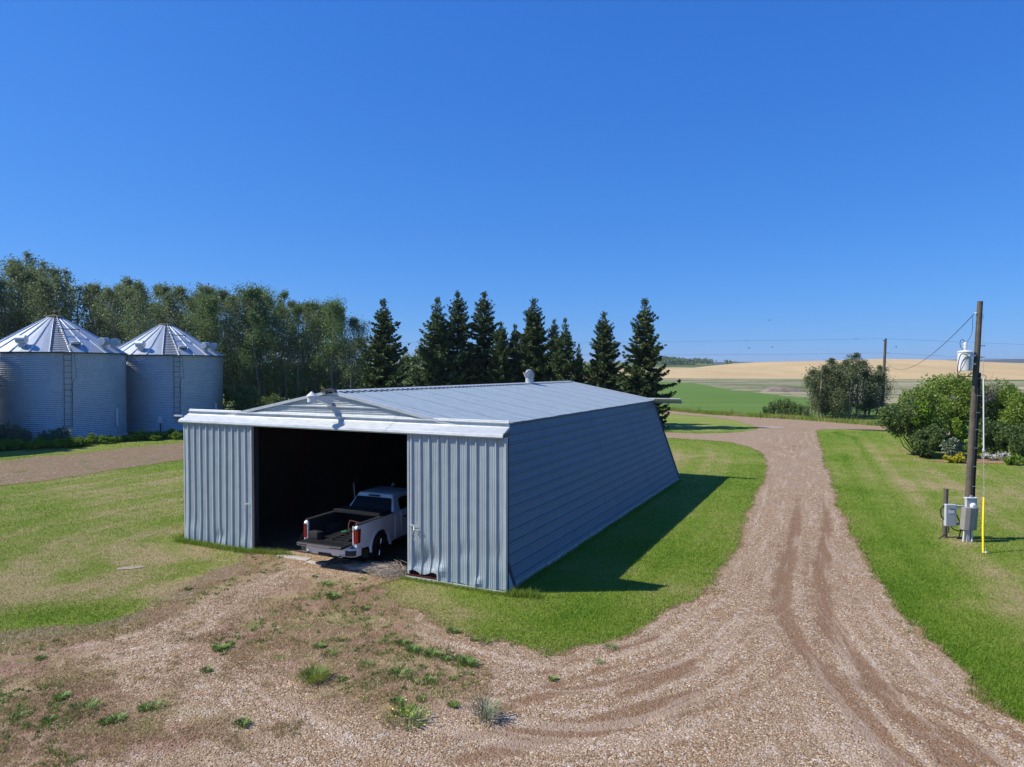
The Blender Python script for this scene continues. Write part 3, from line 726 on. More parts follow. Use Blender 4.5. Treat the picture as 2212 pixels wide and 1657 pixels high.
# front corner flare strips
for xx, s in ((.0, 1), (-W_, -1)):
    mb = MB(); mb.add([(xx - s * .02, -.33, .05), (xx + s * .03, -.02, .05), (xx - s * (IN_ * .33), -.02, 1.45), (xx - s * .02, -.33, .6)], [(0, 1, 2, 3)])
    mb.add([(xx - s * .03, -.33, .05), (xx + s * .02, -.01, .05), (xx - s * (IN_ * .33) - s * .02, -.01, 1.45), (xx - s * .03, -.33, .6)], [(3, 2, 1, 0)])
    mb.build('corner_flare', M['galv_door'], shed)

# turbine ventilator on the ridge
tv = empty('turbine_vent', (xr, 14.85, HR + .04)); tv.parent = shed
MB().lathe([(.20, -.05), (.20, .22), (.17, .26)], 24).build('vent_collar', M['galv_trim'], tv)
mb = MB(); nf = 22
for i in range(nf):
    a0 = 2 * math.pi * i / nf; vs = []
    for j in range(9):
        t = j / 8; z = .24 + .42 * t; r = .10 + .155 * math.sin(math.pi * (.12 + .86 * t)) ** .7 * 1.05; tw = .55 * t
        vs += [(r * math.cos(a0 + tw), r * math.sin(a0 + tw), z), (r * .80 * math.cos(a0 + tw + .26), r * .80 * math.sin(a0 + tw + .26), z)]
    mb.add(vs, [(2 * j, 2 * j + 1, 2 * j + 3, 2 * j + 2) for j in range(8)])
mb.lathe([(.15, .22), (.17, .25), (.15, .28)], 24); mb.lathe([(.005, .70), (.09, .69), (.14, .66), (.12, .64)], 24)
mb.build('turbine_head', M['galv_trim'], tv, fixn=False)
mb = MB()
for a in (0, 1, 2):
    a = a * 2 * math.pi / 3 + .2; pts = [(.19 * math.cos(a), .19 * math.sin(a), .2)]
    for j in range(9):
        th = -1.2 + 2.7 * j / 8; pts.append((.30 * math.cos(th) ** .6 * math.cos(a) if math.cos(th) > 0 else 0, .30 * math.cos(th) ** .6 * math.sin(a) if math.cos(th) > 0 else 0, .47 + .26 * math.sin(th)))
    mb.tube(pts, .009, 5)
mb.build('brace', M['dark_metal'], tv)

# yard light on the gable
yl = empty('yard_light', (p0[0] + UX * (xr) + VX * -.04, p0[1] + UY * xr + VY * -.04, 4.93), -YAW, 'pale grey yard light on a flat arm at the front peak of the shed', 'lamp')
mb = MB(); A = [(-.10, 0, -.07), (.10, 0, -.07), (.09, 0, .11), (-.09, 0, .11)]; B = [(-.06, -.62, .16), (.04, -.62, .16), (.04, -.62, .25), (-.06, -.62, .25)]
mb.loft([A, [(-.08, -.3, .04), (.07, -.3, .04), (.065, -.3, .17), (-.075, -.3, .17)], B]); mb.build('arm', M['pale_grey'], yl, bevel=.01)
MB().lathe([(.155, .0), (.16, .045), (.05, .14), (.03, .165), (.0, .17)], 28, c=(-.06, -.74, .24)).build('lamp_shade', M['pale_grey'], yl, smooth='auto')
k = NM('milky_lens'); k.pbr((.66, .66, .64), .35); M['lens'] = k.m
MB().lathe([(.115, -.14), (.135, -.12), (.135, .02), (.12, .03)], 28, c=(-.06, -.74, .22)).build('lens', M['lens'], yl, smooth='auto')
MB().lathe([(.02, 0), (.02, .05)], 10, c=(.0, -.62, .28)).build('photocell', M['pale_grey'], yl)
# ================================================================== GRAIN BINS
M['bin_wall'] = m_galv('bin_wall_steel', (.50, .53, .555), rough=.38, metal=.62, streak=(.6, .6, .25), sc1=.6, stain_amt=.15)
M['bin_roof'] = m_galv('bin_roof_steel', (.45, .50, .54), rough=.40, metal=.5, streak=(1, 1, 1), sc1=.8, stain_amt=.1)
M['rust'] = m_plain('weathered_ladder_steel', (.24, .17, .12), .7, .2, .4, .3)
def bin_parts(root, full=True):
    Rb, He, Rt, Hp = 5.5, 7.5, .55, 10.72
    mb = MB(); prof = []; n = 46 * 4
    for i in range(n + 1):
        z = .05 + (He - .05) * i / n; ringstep = .006 * (int(z / 1.24) % 2)
        prof.append((Rb + .034 * math.sin(2 * math.pi * i / 4 + .4) - ringstep, z))
    mb.lathe(prof, 112, cap=False); mb.build('wall', M['bin_wall'], root, smooth=True)
    MB().lathe([(Rb + .12, -.05), (Rb + .12, .06), (Rb + .02, .07)], 64, cap=False).build('base_ring', M['concrete'], root)
    # roof cone with raised ribs
    mb = MB(); N = 24; rf = root
    vs = []; fs = []
    for i in range(N):
        a0 = 2 * math.pi * i / N
        for (da, h) in ((0, .0), (.035, .085), (.055, .085), (.09, .0)):
            pass
    prof_a = []
    for i in range(N):
        a0 = 2 * math.pi * i / N
        prof_a += [(a0, 0, 0), (a0, -.075, 0), (a0, -.035, .09), (a0, .035, .09), (a0, .075, 0)]
    rad = [(Rb + .20, 0.0), (Rb * .7, .3), (Rb * .4, .6), (Rt, 1.0)]
    slope = (Hp - He) / (Rb - Rt)
    K = N * 5
    for (r, t) in ((Rb + .18, 0), (Rb * .66, 0), (Rb * .33, 0), (Rt, 0)):
        z = He + .02 + (Rb - r) * slope
        for i in range(N):
            a0 = 2 * math.pi * i / N
            for (w_, h) in ((-.075, 0), (-.04, .10), (.04, .10), (.075, 0), (2 * math.pi * r / N / 2, -.0)):
                ww = w_ if abs(w_) < .08 else w_
                sc = min(1, r / 1.2) if abs(w_) < .08 else 1
                an = a0 + ww * sc / r
                vs.append((r * math.cos(an), r * math.sin(an), z + h * min(1, r / 2)))
    for j in range(3):
        for q in range(K): fs.append((j * K + q, j * K + (q + 1) % K, (j + 1) * K + (q + 1) % K, (j + 1) * K + q))
    mb.add(vs, fs); roof = mb.build('roof', M['bin_roof'], root, fixn=False)
    MB().lathe([(Rb + .17, He - .10), (Rb + .19, He + .0), (Rb + .17, He + .0)], 96, cap=False).build('eave_ring', M['dark_metal'], root)
    def on(r, a, h=0): return Vector((r * math.cos(a), r * math.sin(a), He + .02 + (Rb - r) * slope + h))
    MB().lathe([(Rt + .12, Hp - .02), (Rt + .12, Hp + .10), (Rt - .05, Hp + .14), (.05, Hp + .16)], 40).build('peak_cap', M['rust'], roof)
    MB().tube([(.1, 0, Hp + .14), (.35, -.2, Hp + .5), (-.1, .1, Hp + .62)], .02, 5).build('peak_hook', M['rust'], roof)
    aL = R(-90) + .22                     # ladder bearing: the camera side
    # roof ladder
    mb = MB(); r = Rb
    for q in range(18):
        r = Rb - .1 - q * (Rb - Rt - .2) / 18; wd = (2 * math.pi * r / N) / 2 * .98
        c0 = on(r, R(-90) + .131, .10); tdir = Vector((-math.sin(R(-90) + .131), math.cos(R(-90) + .131), 0))
        mb.tube([c0 - tdir * wd, c0 + tdir * wd], .03, 4)
    rails = []
    for sg in (-1, 1):
        a = R(-90) + .131 + sg * .131
        mb.tube([on(Rb, a, .12), on(Rt + .1, a, .12)], .02, 4)
    mb.build('roof_ladder', M['dark_metal'], roof)
    # wall ladder
    mb = MB(); tdir = Vector((-math.sin(aL), math.cos(aL), 0)); out = Vector((math.cos(aL), math.sin(aL), 0))
    for s in (-.28, .28):
        mb.tube([out * (Rb + .17) + tdir * s + Vector((0, 0, 1.2)), out * (Rb + .17) + tdir * s + Vector((0, 0, 4.2)), out * (Rb + .11) + tdir * s * .9 + Vector((0, 0, 4.4)), out * (Rb + .17) + tdir * s + Vector((0, 0, 4.6)), out * (Rb + .17) + tdir * s + Vector((0, 0, He - .05))], .028, 5)
    for q in range(13):
        z = 1.3 + q * .5; mb.tube([out * (Rb + .17) - tdir * .28 + Vector((0, 0, z)), out * (Rb + .17) + tdir * .28 + Vector((0, 0, z))], .02, 4)
    mb.build('ladder', M['rust'], root)
    MB().tube([out * (Rb + .06) + tdir * .5 + Vector((0, 0, He)), out * (Rb + .06) + tdir * .65 + Vector((0, 0, 5.4)), out * (Rb + .06) + tdir * .35 + Vector((0, 0, 4.9)), out * (Rb + .06) + tdir * .30 + Vector((0, 0, 1.1))], .015, 5).build('pull_cable', M['dark_metal'], root)
    # round hatch, with its bracket bar
    for (a, rr, nm) in ((R(-90) + .40, Rb - 1.0, 'roof_hatch'),):
        c = on(rr, a, .16); MB().lathe([(.40, -.12), (.42, .05), (.38, .08), (.0, .10)], 24, c=c).build(nm, M['bin_roof'], roof)
    a = R(-90) + .42; t2 = Vector((-math.sin(a), math.cos(a), 0)); c = on(Rb - 2.6, a, .35)
    MB().tube([c - t2 * .85, c + t2 * .85], .04, 4).tube([c - t2 * .8, c - t2 * .8 + Vector((0, 0, -.3))], .03, 4).tube([c + t2 * .8, c + t2 * .8 + Vector((0, 0, -.3))], .03, 4).build('hatch_bar', M['dark_metal'], roof)
    # gooseneck vents: a horizontal drum on a short neck
    for a in (R(-90) - .42, R(-90) + .90, R(-90) + 1.25, R(-90) + 2.6, R(-90) - 1.9):
        g = MB(); c = on(Rb - .75, a, 0); outv = Vector((math.cos(a), math.sin(a), 0)); tv_ = Vector((-math.sin(a), math.cos(a), 0))
        m = Matrix((tv_, Vector((0, 0, 1)).cross(tv_), Vector((0, 0, 1)))).transposed()
        # neck
        g.loft([[c + tv_ * x + outv * y + Vector((0, 0, -.15)) for x, y in ((-.24, -.2), (.24, -.2), (.24, .2), (-.24, .2))], [c + tv_ * x + outv * y + Vector((0, 0, .45)) for x, y in ((-.24, -.2), (.24, -.2), (.24, .2), (-.24, .2))]])
        ring = lambda s: [c + tv_ * s + outv * (.16 + .34 * math.cos(t)) + Vector((0, 0, .52 + .34 * math.sin(t))) for t in [2 * math.pi * q / 20 for q in range(20)]]
        g.loft([ring(-.36), ring(.36)]); g.build('roof_vent', M['bin_roof'], roof, bevel=.01)
    # slide and unload fittings
    a = R(-90) + 1.02; o2 = Vector((math.cos(a), math.sin(a), 0)); t2 = Vector((-math.sin(a), math.cos(a), 0))
    MB().loft([[o2 * (Rb + d) + t2 * s + Vector((0, 0, z)) for s, d in ((-.12, .02), (.12, .02), (.12, .12), (-.12, .12))] for z in (1.0, 2.5)]).build('level_gauge', M['pale_grey'], root)
    MB().lathe([(.12, -.03), (.16, -.03), (.16, .03), (.12, .03), (.12, -.03)], 16, m=Matrix.Rotation(R(90), 3, 'X'), c=(out * (Rb + .15) + Vector((0, 0, 1.0))), cap=False).build('pull_ring', M['dark_metal'], root)
bin0 = empty('grain_bin', (-41.1, 61.0, 0), R(30), 'nearer and larger looking grain bin, cut by the left picture edge', 'grain bin', 'corrugated grain bins')
bin_parts(bin0)
b2 = copy_tree(bin0); b2.location = (-36.5, 71.5, 0); b2.rotation_euler.z = R(24); b2['label'] = 'farther grain bin, right of the big bin and behind the left end of the shed'
b3 = copy_tree(bin0); b3.location = (-46.0, 50.2, 0); b3['label'] = 'grain bin beyond the left picture edge, seen only by its shadow on the dirt track'
eb = empty('electric_box', (*G(453 + 30, 905), 0))
bpy.data.objects.remove(eb)
# electric box between the bins
x_, y_ = -34.1, 65.6
eb = empty('control_post', (x_, y_, 0), .2, 'grey electric control box on a dark post between the two grain bins', 'electric box')
MB().bb(-.05, .05, -.05, .05, 0, 1.5).build('post', M['dark_metal'], eb)
MB().bb(-.2, .2, -.16, -.05, .85, 1.5).build('box', M['pale_grey'], eb, bevel=.02)
# ================================================================== PICKUP TRUCK
M['car_white'] = m_plain('white_car_paint', (.72, .72, .73), .22, 0, .5, .02, 2, coat=.6)
M['tinted_glass'] = m_plain('tinted_glass', (.004, .0045, .005), .12, 0, .12, .05)
M['black_plastic'] = m_plain('black_plastic', (.022, .022, .024), .55, 0, .4, .2, 12)
M['grey_plastic'] = m_plain('charcoal_bed_liner', (.020, .020, .022), .5, 0, .3, .2, 12, .2)
M['tyre'] = m_plain('tyre_rubber', (.018, .018, .018), .8, 0, .2, .2, 20)
M['chrome'] = m_plain('chrome', (.75, .75, .76), .15, 1, .5, .03)
M['gloss_black'] = m_plain('gloss_black_rim', (.02, .02, .022), .2, .3, .5, .1)
M['red_lamp'] = m_plain('red_lamp_plastic', (.30, .004, .006), .15, 0, .6, .15, 8, coat=.5)
M['red_strap'] = m_plain('red_strap', (.07, .006, .005), .6, 0, .3, .2)
M['green_cord'] = m_plain('green_cord', (.02, .28, .08), .5, 0, .4, .1)
TY = R(-24)
truck = empty('pickup_truck', (-5.55, 20.55, .02), TY, 'white crew cab pickup parked nose in inside the shed with its tailgate down', 'pickup truck')
# local frame: +y forward from the tail, +x to the right side
def mir(P): return [(-x, y, z) for x, y, z in P]
HW = 1.01
AX, AR = 1.20, .50           # rear axle from the tail, arch radius
def side_poly():
    P = [(0.0, .66), (0.02, .60)]
    P += [(AX - AR - .02, .56)]
    for i in range(13):
        a = math.pi * (1 - i / 12); P.append((AX + AR * math.cos(a), .47 + AR * math.sin(a) * 1.0 + (0 if 0 < i < 12 else 0)))
    P += [(AX + AR + .02, .46), (1.98, .44), (1.98, 1.335), (1.2, 1.325), (.3, 1.315), (.06, 1.30), (0.0, 1.26)]
    return P
for s in (1, -1):
    # bed side: outer skin bulges a little between rail and sill
    poly = side_poly(); rings = []
    for (xo, zz) in ((HW - .10, 1), (HW - .02, 1), (HW, .985)):
        rings.append([(s * xo if not (.7 < z < 1.2) else s * (xo + (.012 if xo > HW - .05 else 0)), y + (0 if zz == 1 else .012 * (1 if y < .1 else (0))), z - (1 - zz) * (.8 if z > 1.25 else 0)) for y, z in poly])
    mb = MB(); mb.loft(rings); b = mb.build('bed_side', M['car_white'], truck, bevel=.012)
    # raised arch lip
    mb = MB(); rg = []
    for i in range(17):
        a = math.pi * (1.06 - 1.12 * i / 16); c_, s_ = math.cos(a), math.sin(a)
        rg.append([(s * (HW - .02), AX + (AR - .015) * c_, .47 + (AR - .015) * s_), (s * (HW + .028), AX + (AR - .01) * c_, .47 + (AR - .01) * s_), (s * (HW + .032), AX + (AR + .05) * c_, .47 + (AR + .05) * s_), (s * (HW - .01), AX + (AR + .075) * c_, .47 + (AR + .075) * s_)])
    mb.loft(rg); mb.build('arch_lip', M['car_white'], truck, smooth='auto')
    mb = MB(); mb.prism([(AX + (AR + .0) * math.cos(math.pi * (1 - i / 14)), .45 + AR * math.sin(math.pi * (1 - i / 14))) for i in range(15)], 'x', s * .55, s * .60); mb.build('wheel_well', M['black_plastic'], truck)
    # rail cap
    MB().bb(s * (HW - .135), s * (HW - .012), .05, 1.97, 1.318, 1.345).build('rail_cap', M['black_plastic'], truck, bevel=.006)
    # inner liner wall with vertical ribs
    mb = MB().bb(s * (HW - .16), s * (HW - .125), .02, 1.95, .80, 1.32)
    mb.build('bed_liner_wall', M['grey_plastic'], truck, bevel=.004)
    mb = MB().prism([(.78, .79), (.80, .98), (.88, 1.03), (1.52, 1.03), (1.60, .98), (1.62, .79)], 'x', s * .60, s * .88); mb.build('wheel_box', M['grey_plastic'], truck, bevel=.01)
    # tail lamp (tall, wraps the corner) in a black surround
    t = MB(); t.loft([[(s * (HW - .135), -.012, z), (s * (HW + .006 - .03), -.030, z), (s * (HW + .014), .02, z), (s * (HW + .016), .13 + dy, z), (s * (HW - .05), .10, z), (s * (HW - .13), .06, z)] for z, dy in ((.78, .0), (.82, .02), (1.16, .045), (1.20, .05))])
    tl = t.build('tail_lamp', M['red_lamp'], truck, bevel=.008)
    MB().loft([[(s * (HW - .12), -.022, z), (s * (HW - .025), -.040, z), (s * (HW + .020), .02, z), (s * (HW + .018), .09, z), (s * (HW - .1), .05, z)] for z in (1.165, 1.205)]).build('lamp_band', M['black_plastic'], tl)
    MB().loft([[(s * (HW - .10), -.020, z), (s * (HW - .085), -.020, z), (s * (HW - .085), -.034, z), (s * (HW - .10), -.034, z)] for z in (.84, 1.14)]).build('lamp_bar', M['red_lamp'], tl)
    # end post of the bed beside the open tailgate
    MB().bb(s * (HW - .165), s * (HW - .125), -.01, .06, .66, 1.29).build('tail_post', M['car_white'], truck, bevel=.01)
    # running board, tow mirror
    MB().bb(s * .86, s * (HW + .01), 2.3, 4.45, .36, .42).build('running_board', M['black_plastic'], truck, bevel=.015)
    MB().bb(s * .60, s * .88, .72, .76, .16, .42).build('mud_flap', M['black_plastic'], truck, bevel=.004)
# bed floor with ribs, bulkhead
mb = MB().bb(-.86, .86, .0, 1.95, .76, .79)
for i in range(13): x = -.78 + i * .13; mb.bb(x - .035, x + .035, .02, 1.9, .79, .803)
mb.build('bed_floor', M['grey_plastic'], truck, bevel=.003)
MB().bb(-.90, .90, 1.93, 1.98, .76, 1.33).build('bed_bulkhead', M['grey_plastic'], truck)
# open tailgate, hinged at the floor, with ribbed inner liner
tg = MB(); tg.prism([(.0, .70), (-.03, .785), (-.50, .775), (-.545, .75), (-.55, .715), (-.50, .695)], 'x', -.83, .83)
tgo = tg.build('tailgate', M['grey_plastic'], truck, bevel=.01)
mb = MB()
for i in range(15): x = -.70 + i * .10; mb.bb(x - .028, x + .028, -.44, -.06, .775, .795)
mb.build('tailgate_ribs', M['grey_plastic'], tgo, bevel=.004)
MB().bb(-.42, .42, -.557, -.54, .722, .74).build('step_edge', M['chrome'], tgo)
MB().bb(-.835, .835, -.50, -.02, .672, .698).build('tailgate_skin', M['car_white'], tgo, bevel=.01)
for s in (1, -1):
    MB().tube([(s * .855, .0, 1.16), (s * .85, -.22, .95), (s * .84, -.42, .79)], .009, 5).build('tailgate_cable', M['black_plastic'], truck)
# bumper with corner steps and twin tailpipes
def bump_ring(x, y, dz=0): return [(x, y - .07, .66 + dz), (x, y - .13, .60 + dz), (x, y - .13, .46), (x, y - .09, .40), (x, y + .03, .40), (x, y + .03, .66 + dz)]
mb = MB(); mb.loft([bump_ring(-1.03, .16), bump_ring(-1.0, .02), bump_ring(-.90, -.07), bump_ring(-.45, -.11), bump_ring(-.30, -.12, -.03), bump_ring(.30, -.12, -.03), bump_ring(.45, -.11), bump_ring(.90, -.07), bump_ring(1.0, .02), bump_ring(1.03, .16)])
bp = mb.build('rear_bumper', M['car_white'], truck, bevel=.012, smooth='auto')
MB().bb(-1.0, 1.0, -.14, .06, .655, .668).build('bumper_top', M['black_plastic'], bp)
MB().bb(-.24, .24, -.262, -.15, .385, .47).build('plate_recess', M['black_plastic'], bp, bevel=.01)
for s in (1, -1):
    MB().loft([[(s * .74, -.238, z), (s * .955, -.185, z), (s * 1.035, -.07, z), (s * .9, -.04, z)] for z in (.43, .60)]).build('corner_step', M['black_plastic'], bp, bevel=.01)
    MB().loft([[(s * (.60 + .09 * math.cos(a)), y, .425 + .035 * math.sin(a)) for a in [2 * math.pi * q / 14 for q in range(14)]] for y in (-.275, -.04)]).build('tailpipe', M['chrome'], bp)
    MB().loft([[(s * (.60 + .07 * math.cos(a)), y, .425 + .024 * math.sin(a)) for a in [2 * math.pi * q / 14 for q in range(14)]] for y in (-.279, -.27)]).build('pipe_mouth', M['black_plastic'], bp)
MB().tube([(0, -.16, .40), (0, .3, .40)], .045, 8).bb(-.45, .45, .0, .3, .30, .40).build('tow_hitch', M['black_plastic'], truck)
# chassis belly
MB().bb(-.75, .75, .35, 5.2, .38, .60).build('underbody', M['black_plastic'], truck)
# cab: lofted body sections from belt line to sills, then greenhouse
def cabring(y, hw, zb, zt): return [(-hw + .05, y, zb), (-hw, y, zb + .10), (-hw - .0, y, zt - .18), (-hw + .06, y, zt), (hw - .06, y, zt), (hw, y, zt - .18), (hw, y, zb + .10), (hw - .05, y, zb)]
mb = MB(); mb.loft([cabring(2.01, HW, .44, 1.335), cabring(2.05, HW + .005, .44, 1.34), cabring(3.2, HW + .008, .44, 1.33), cabring(4.35, HW, .44, 1.30), cabring(4.55, .98, .50, 1.29), cabring(5.3, .96, .55, 1.24), cabring(5.55, .92, .55, 1.15), cabring(5.62, .86, .58, .95)])
mb.build('cab_body', M['car_white'], truck, bevel=.02, smooth='auto')
def gr(y, hw, z): return [(-hw, y, z), (hw, y, z)]
# greenhouse: belt outline -> roof outline
belt = [(-.93, 2.06), (.93, 2.06), (.95, 4.55), (-.95, 4.55)]
roof = [(-.70, 2.34), (.70, 2.34), (.72, 3.70), (-.72, 3.70)]
zb, zr = 1.32, 1.78
def lerp(a, b, t): return a + (b - a) * t
def gh(t, grow=0):
    o = []
    for (bx, by), (rx, ry) in zip(belt, roof):
        o.append((lerp(bx, rx, t) * (1 + grow), lerp(by, ry, t), lerp(zb, zr, t)))
    return o
mb = MB(); mb.loft([gh(0), gh(.5), gh(1.0), [(x * .97, lerp(3.0, y, .95), zr + .05) for x, y, z in gh(1.0)], [(x * .80, lerp(3.0, y, .75), zr + .075) for x, y, z in gh(1.0)]])
mb.build('cab_roof', M['car_white'], truck, bevel=.03, smooth='auto')
# rear window, slightly proud, with a sloped top edge
def onrear(x, t, off=.012):
    n = Vector((0, -(zr - zb), -.28 * -1)).normalized(); y = lerp(2.06, 2.34, t); return Vector((x, y, lerp(zb, zr, t))) + Vector((0, -1, .5)).normalized() * off
def slab(P, name, mat, th=.01, nrm=(0, -1, .5)):
    n = Vector(nrm).normalized() * th; m = MB(); m.loft([[Vector(p) for p in P], [Vector(p) + n for p in P]]); return m.build(name, mat, truck, bevel=.003)
slab([onrear(-.82, .05), onrear(.82, .05), onrear(.70, .80), onrear(.66, .86), onrear(-.66, .86), onrear(-.70, .80)], 'rear_window', M['tinted_glass'])
slab([onrear(-.24, .90), onrear(.24, .90), onrear(.22, 1.0), onrear(-.22, 1.0)], 'third_brake_lamp', M['black_plastic'], .03)
for s in (1, -1):
    def os_(t, y): return Vector((s * (lerp(.94, .71, t) + .004), y, lerp(zb, zr, t)))
    nm = (s, 0, .42)
    slab([os_(.06, 2.42), os_(.06, 3.16), os_(.84, 3.10), os_(.84, 2.66), os_(.72, 2.52)][::s], 'side_window', M['tinted_glass'], .008, nm)
    slab([os_(.06, 3.26), os_(.06, 4.22), os_(.30, 4.15), os_(.84, 3.60), os_(.84, 3.20)][::s], 'side_window', M['tinted_glass'], .008, nm)
    for (ya, yb) in ((2.36, 3.20), (3.22, 4.28)):
        mbd = MB(); x = HW + .006
        mbd.loft([[(s * (x + d), y, z) for y, z in ((ya + .06, .50), (yb - .01, .50), (yb - .01, 1.27), (ya + .0, 1.27), (ya - .02 if ya < 3 else ya, .95))] for d in (-.02, .010)]); dd = mbd.build('door', M['car_white'], truck, bevel=.008)
        MB().bb(s * (x + .012), s * (x + .05), ya + .10, ya + .30, 1.10, 1.14).build('door_handle', M['gloss_black'], dd, bevel=.01)
    MB().bb(s * 1.02, s * 1.26, 4.05, 4.15, 1.25, 1.48).build('wing_mirror', M['gloss_black'], truck, bevel=.03)
slab([(-.85, 4.48, 1.33), (.85, 4.48, 1.33), (.70, 3.80, 1.83), (-.70, 3.80, 1.83)][::-1], 'windscreen', M['tinted_glass'], .03, (0, 1, .7))
# wheels
for (yw, sx) in ((AX, 1), (AX, -1), (4.92, 1), (4.92, -1)):
    wh = empty('wheel', (sx * .86, yw, .41)); wh.parent = truck
    m = Matrix.Rotation(R(90) * sx, 3, 'Y')
    MB().lathe([(.27, -.13), (.36, -.14), (.405, -.11), (.42, -.06), (.42, .06), (.405, .11), (.36, .14), (.27, .13)], 40, m=m).build('tyre', M['tyre'], wh, smooth='auto')
    rm = MB().lathe([(.285, -.10), (.285, .13), (.262, .135), (.255, .04), (.0, .03)], 40, m=m)
    for q in range(6):
        a = q * math.pi / 3 + .3
        for da in (-.16, .16):
            p0_ = m @ Vector((.05 * math.cos(a), .05 * math.sin(a), .12)); p1_ = m @ Vector((.26 * math.cos(a + da), .26 * math.sin(a + da), .115)); rm.tube([p0_, p1_], [.024, .014], 5)
    rm.lathe([(.05, .03), (.055, .12), (.03, .14), (0, .14)], 16, m=m)
    rm.build('rim', M['gloss_black'], wh)
    for q in range(6):
        a = q * math.pi / 3 + .3
        MB()
    ac = MB()
    for q in range(6):
        a = q * math.pi / 3 + .3 + math.pi / 6; ac.tube([m @ Vector((.10 * math.cos(a), .10 * math.sin(a), .125)), m @ Vector((.25 * math.cos(a), .25 * math.sin(a), .122))], [.012, .022], 4)
    ac.build('spoke_inlay', M['chrome'], wh)
# folded bed cover behind the cab, antennas
mb = MB().bb(-.90, .90, 1.30, 1.95, 1.345, 1.385).bb(-.89, .89, 1.34, 1.93, 1.392, 1.43); tc = mb.build('folded_bed_cover', M['black_plastic'], truck, bevel=.008)
MB().bb(-.90, .90, 1.285, 1.30, 1.335, 1.44).build('cover_edge', M['grey_plastic'], tc)
k = NM('grey_aerial'); k.pbr((.35, .36, .38), .5); M['aerial'] = k.m
MB().tube([(-.84, 2.35, 1.60), (-.92, 2.38, 2.12)], .014, 6).build('radio_aerial', M['aerial'], truck)
MB().loft([[(-.03, 3.3, 1.93), (.03, 3.3, 1.93), (.03, 3.5, 1.93), (-.03, 3.5, 1.93)], [(-.01, 3.38, 2.03), (.01, 3.38, 2.03), (.01, 3.42, 2.03), (-.01, 3.42, 2.03)]]).build('roof_fin', M['aerial'], truck)
# things in the bed
Mtr = Matrix.Translation(truck.location) @ Matrix.Rotation(TY, 4, 'Z')
def in_bed(name, x, y, z, rz, label, cat):
    p = Mtr @ Vector((x, y, z)); return empty(name, p, TY + rz, label, cat)
cb_ = in_bed('black_case', -.56, .02, .806, R(-8), 'small black lidded case on the lowered tailgate by the left tail lamp', 'case')
MB().bb(-.19, .19, -.12, .12, 0, .15).build('box', M['black_plastic'], cb_, bevel=.012)
MB().bb(-.195, .195, -.125, .125, .155, .20).build('lid', M['black_plastic'], cb_, bevel=.012)
MB().bb(-.06, .06, -.02, .02, .205, .235).bb(-.16, .16, -.05, .05, .2, .21).build('handle', M['grey_plastic'], cb_, bevel=.008)
st = in_bed('red_jack_stand', .18, 1.30, .80, .2, 'red steel frame lying at the front of the truck bed', 'steel frame')
MB().tube([(-.42, .1, .30), (.0, .0, .25), (.45, .06, .24)], .022, 6).build('bar', M['red_strap'], st)
MB().tube([(-.15, 0, .27), (-.08, -.12, .18), (-.18, -.25, .02)], .022, 6).tube([(-.42, .1, .30), (-.40, -.05, .16), (-.32, -.15, .02)], .022, 6).build('leg', M['red_strap'], st)
gc = in_bed('green_cord', -.22, .95, .81, 0, 'bright green cord loop lying on the truck bed floor', 'cord')
gm = MB().tube([(.07 * math.cos(a), .07 * math.sin(a), .015) for a in [i * math.pi / 8 for i in range(17)]] + [(.12, .25, .02), (.2, .4, .1)], .012, 5)
gm.build('cord_loop', M['green_cord'], gc)
ld = in_bed('ramp_ladder', .36, .55, .81, .04, 'dark folded ramp lying along the right side of the truck bed', 'ramp')
mb = MB()
for x in (-.30, .28): mb.bb(x - .02, x + .02, -.55, .9, .0, .05)
mb.build('rail', M['grey_plastic'], ld)
mb = MB()
for i in range(6): mb.bb(-.28, .26, -.5 + i * .25, -.45 + i * .25, .01, .04)
mb.build('rungs', M['grey_plastic'], ld)
# ================================================================== TREES AND SHRUBS
M['bark_pale'] = m_plain('pale_aspen_bark', (.20, .185, .15), .85, 0, .2, .35, 6)
M['bark_dark'] = m_plain('dark_bark', (.085, .065, .05), .9, 0, .2, .35, 6)
M['twig'] = m_plain('grey_twigs', (.17, .14, .13), .9, 0, .2, .3, 6)
M['aspen_leaf'] = m_leaf('aspen_leaves', [(.09, .12, .052), (.165, .205, .092), (.29, .33, .19)], .45, .5)
M['clump_leaf'] = m_leaf('clump_tree_leaves', [(.065, .09, .036), (.115, .145, .058), (.21, .24, .12)], .35, .5)
M['aspen_leaf_green'] = m_leaf('fresh_aspen_leaves', [(.065, .125, .034), (.125, .20, .058), (.22, .30, .12)], .4, .5)
M['spruce_leaf'] = m_leaf('spruce_needles', [(.030, .058, .020), (.062, .095, .032), (.13, .165, .055)], .15, .7, .2)
M['spruce_leaf_light'] = m_leaf('lighter_spruce_needles', [(.036, .070, .026), (.070, .115, .038), (.13, .17, .06)], .18, .7, .2)
M['dark_leaf'] = m_leaf('dark_shrub_leaves', [(.055, .105, .028), (.105, .17, .046), (.20, .26, .10)], .4, .6, .25)
M['mid_leaf'] = m_leaf('green_shrub_leaves', [(.10, .18, .022), (.20, .30, .040), (.32, .41, .08)], .5, .5)
M['bright_leaf'] = m_leaf('yellow_green_leaves', [(.09, .17, .012), (.16, .27, .018), (.24, .36, .04)], .35, .5)
M['sage_leaf'] = m_leaf('silver_green_leaves', [(.12, .17, .10), (.19, .24, .15), (.27, .32, .22)], .25, .6)
M['yellow_leaf'] = m_leaf('yellow_leaves', [(.30, .30, .015), (.45, .42, .02), (.55, .50, .04)], .3, .5)

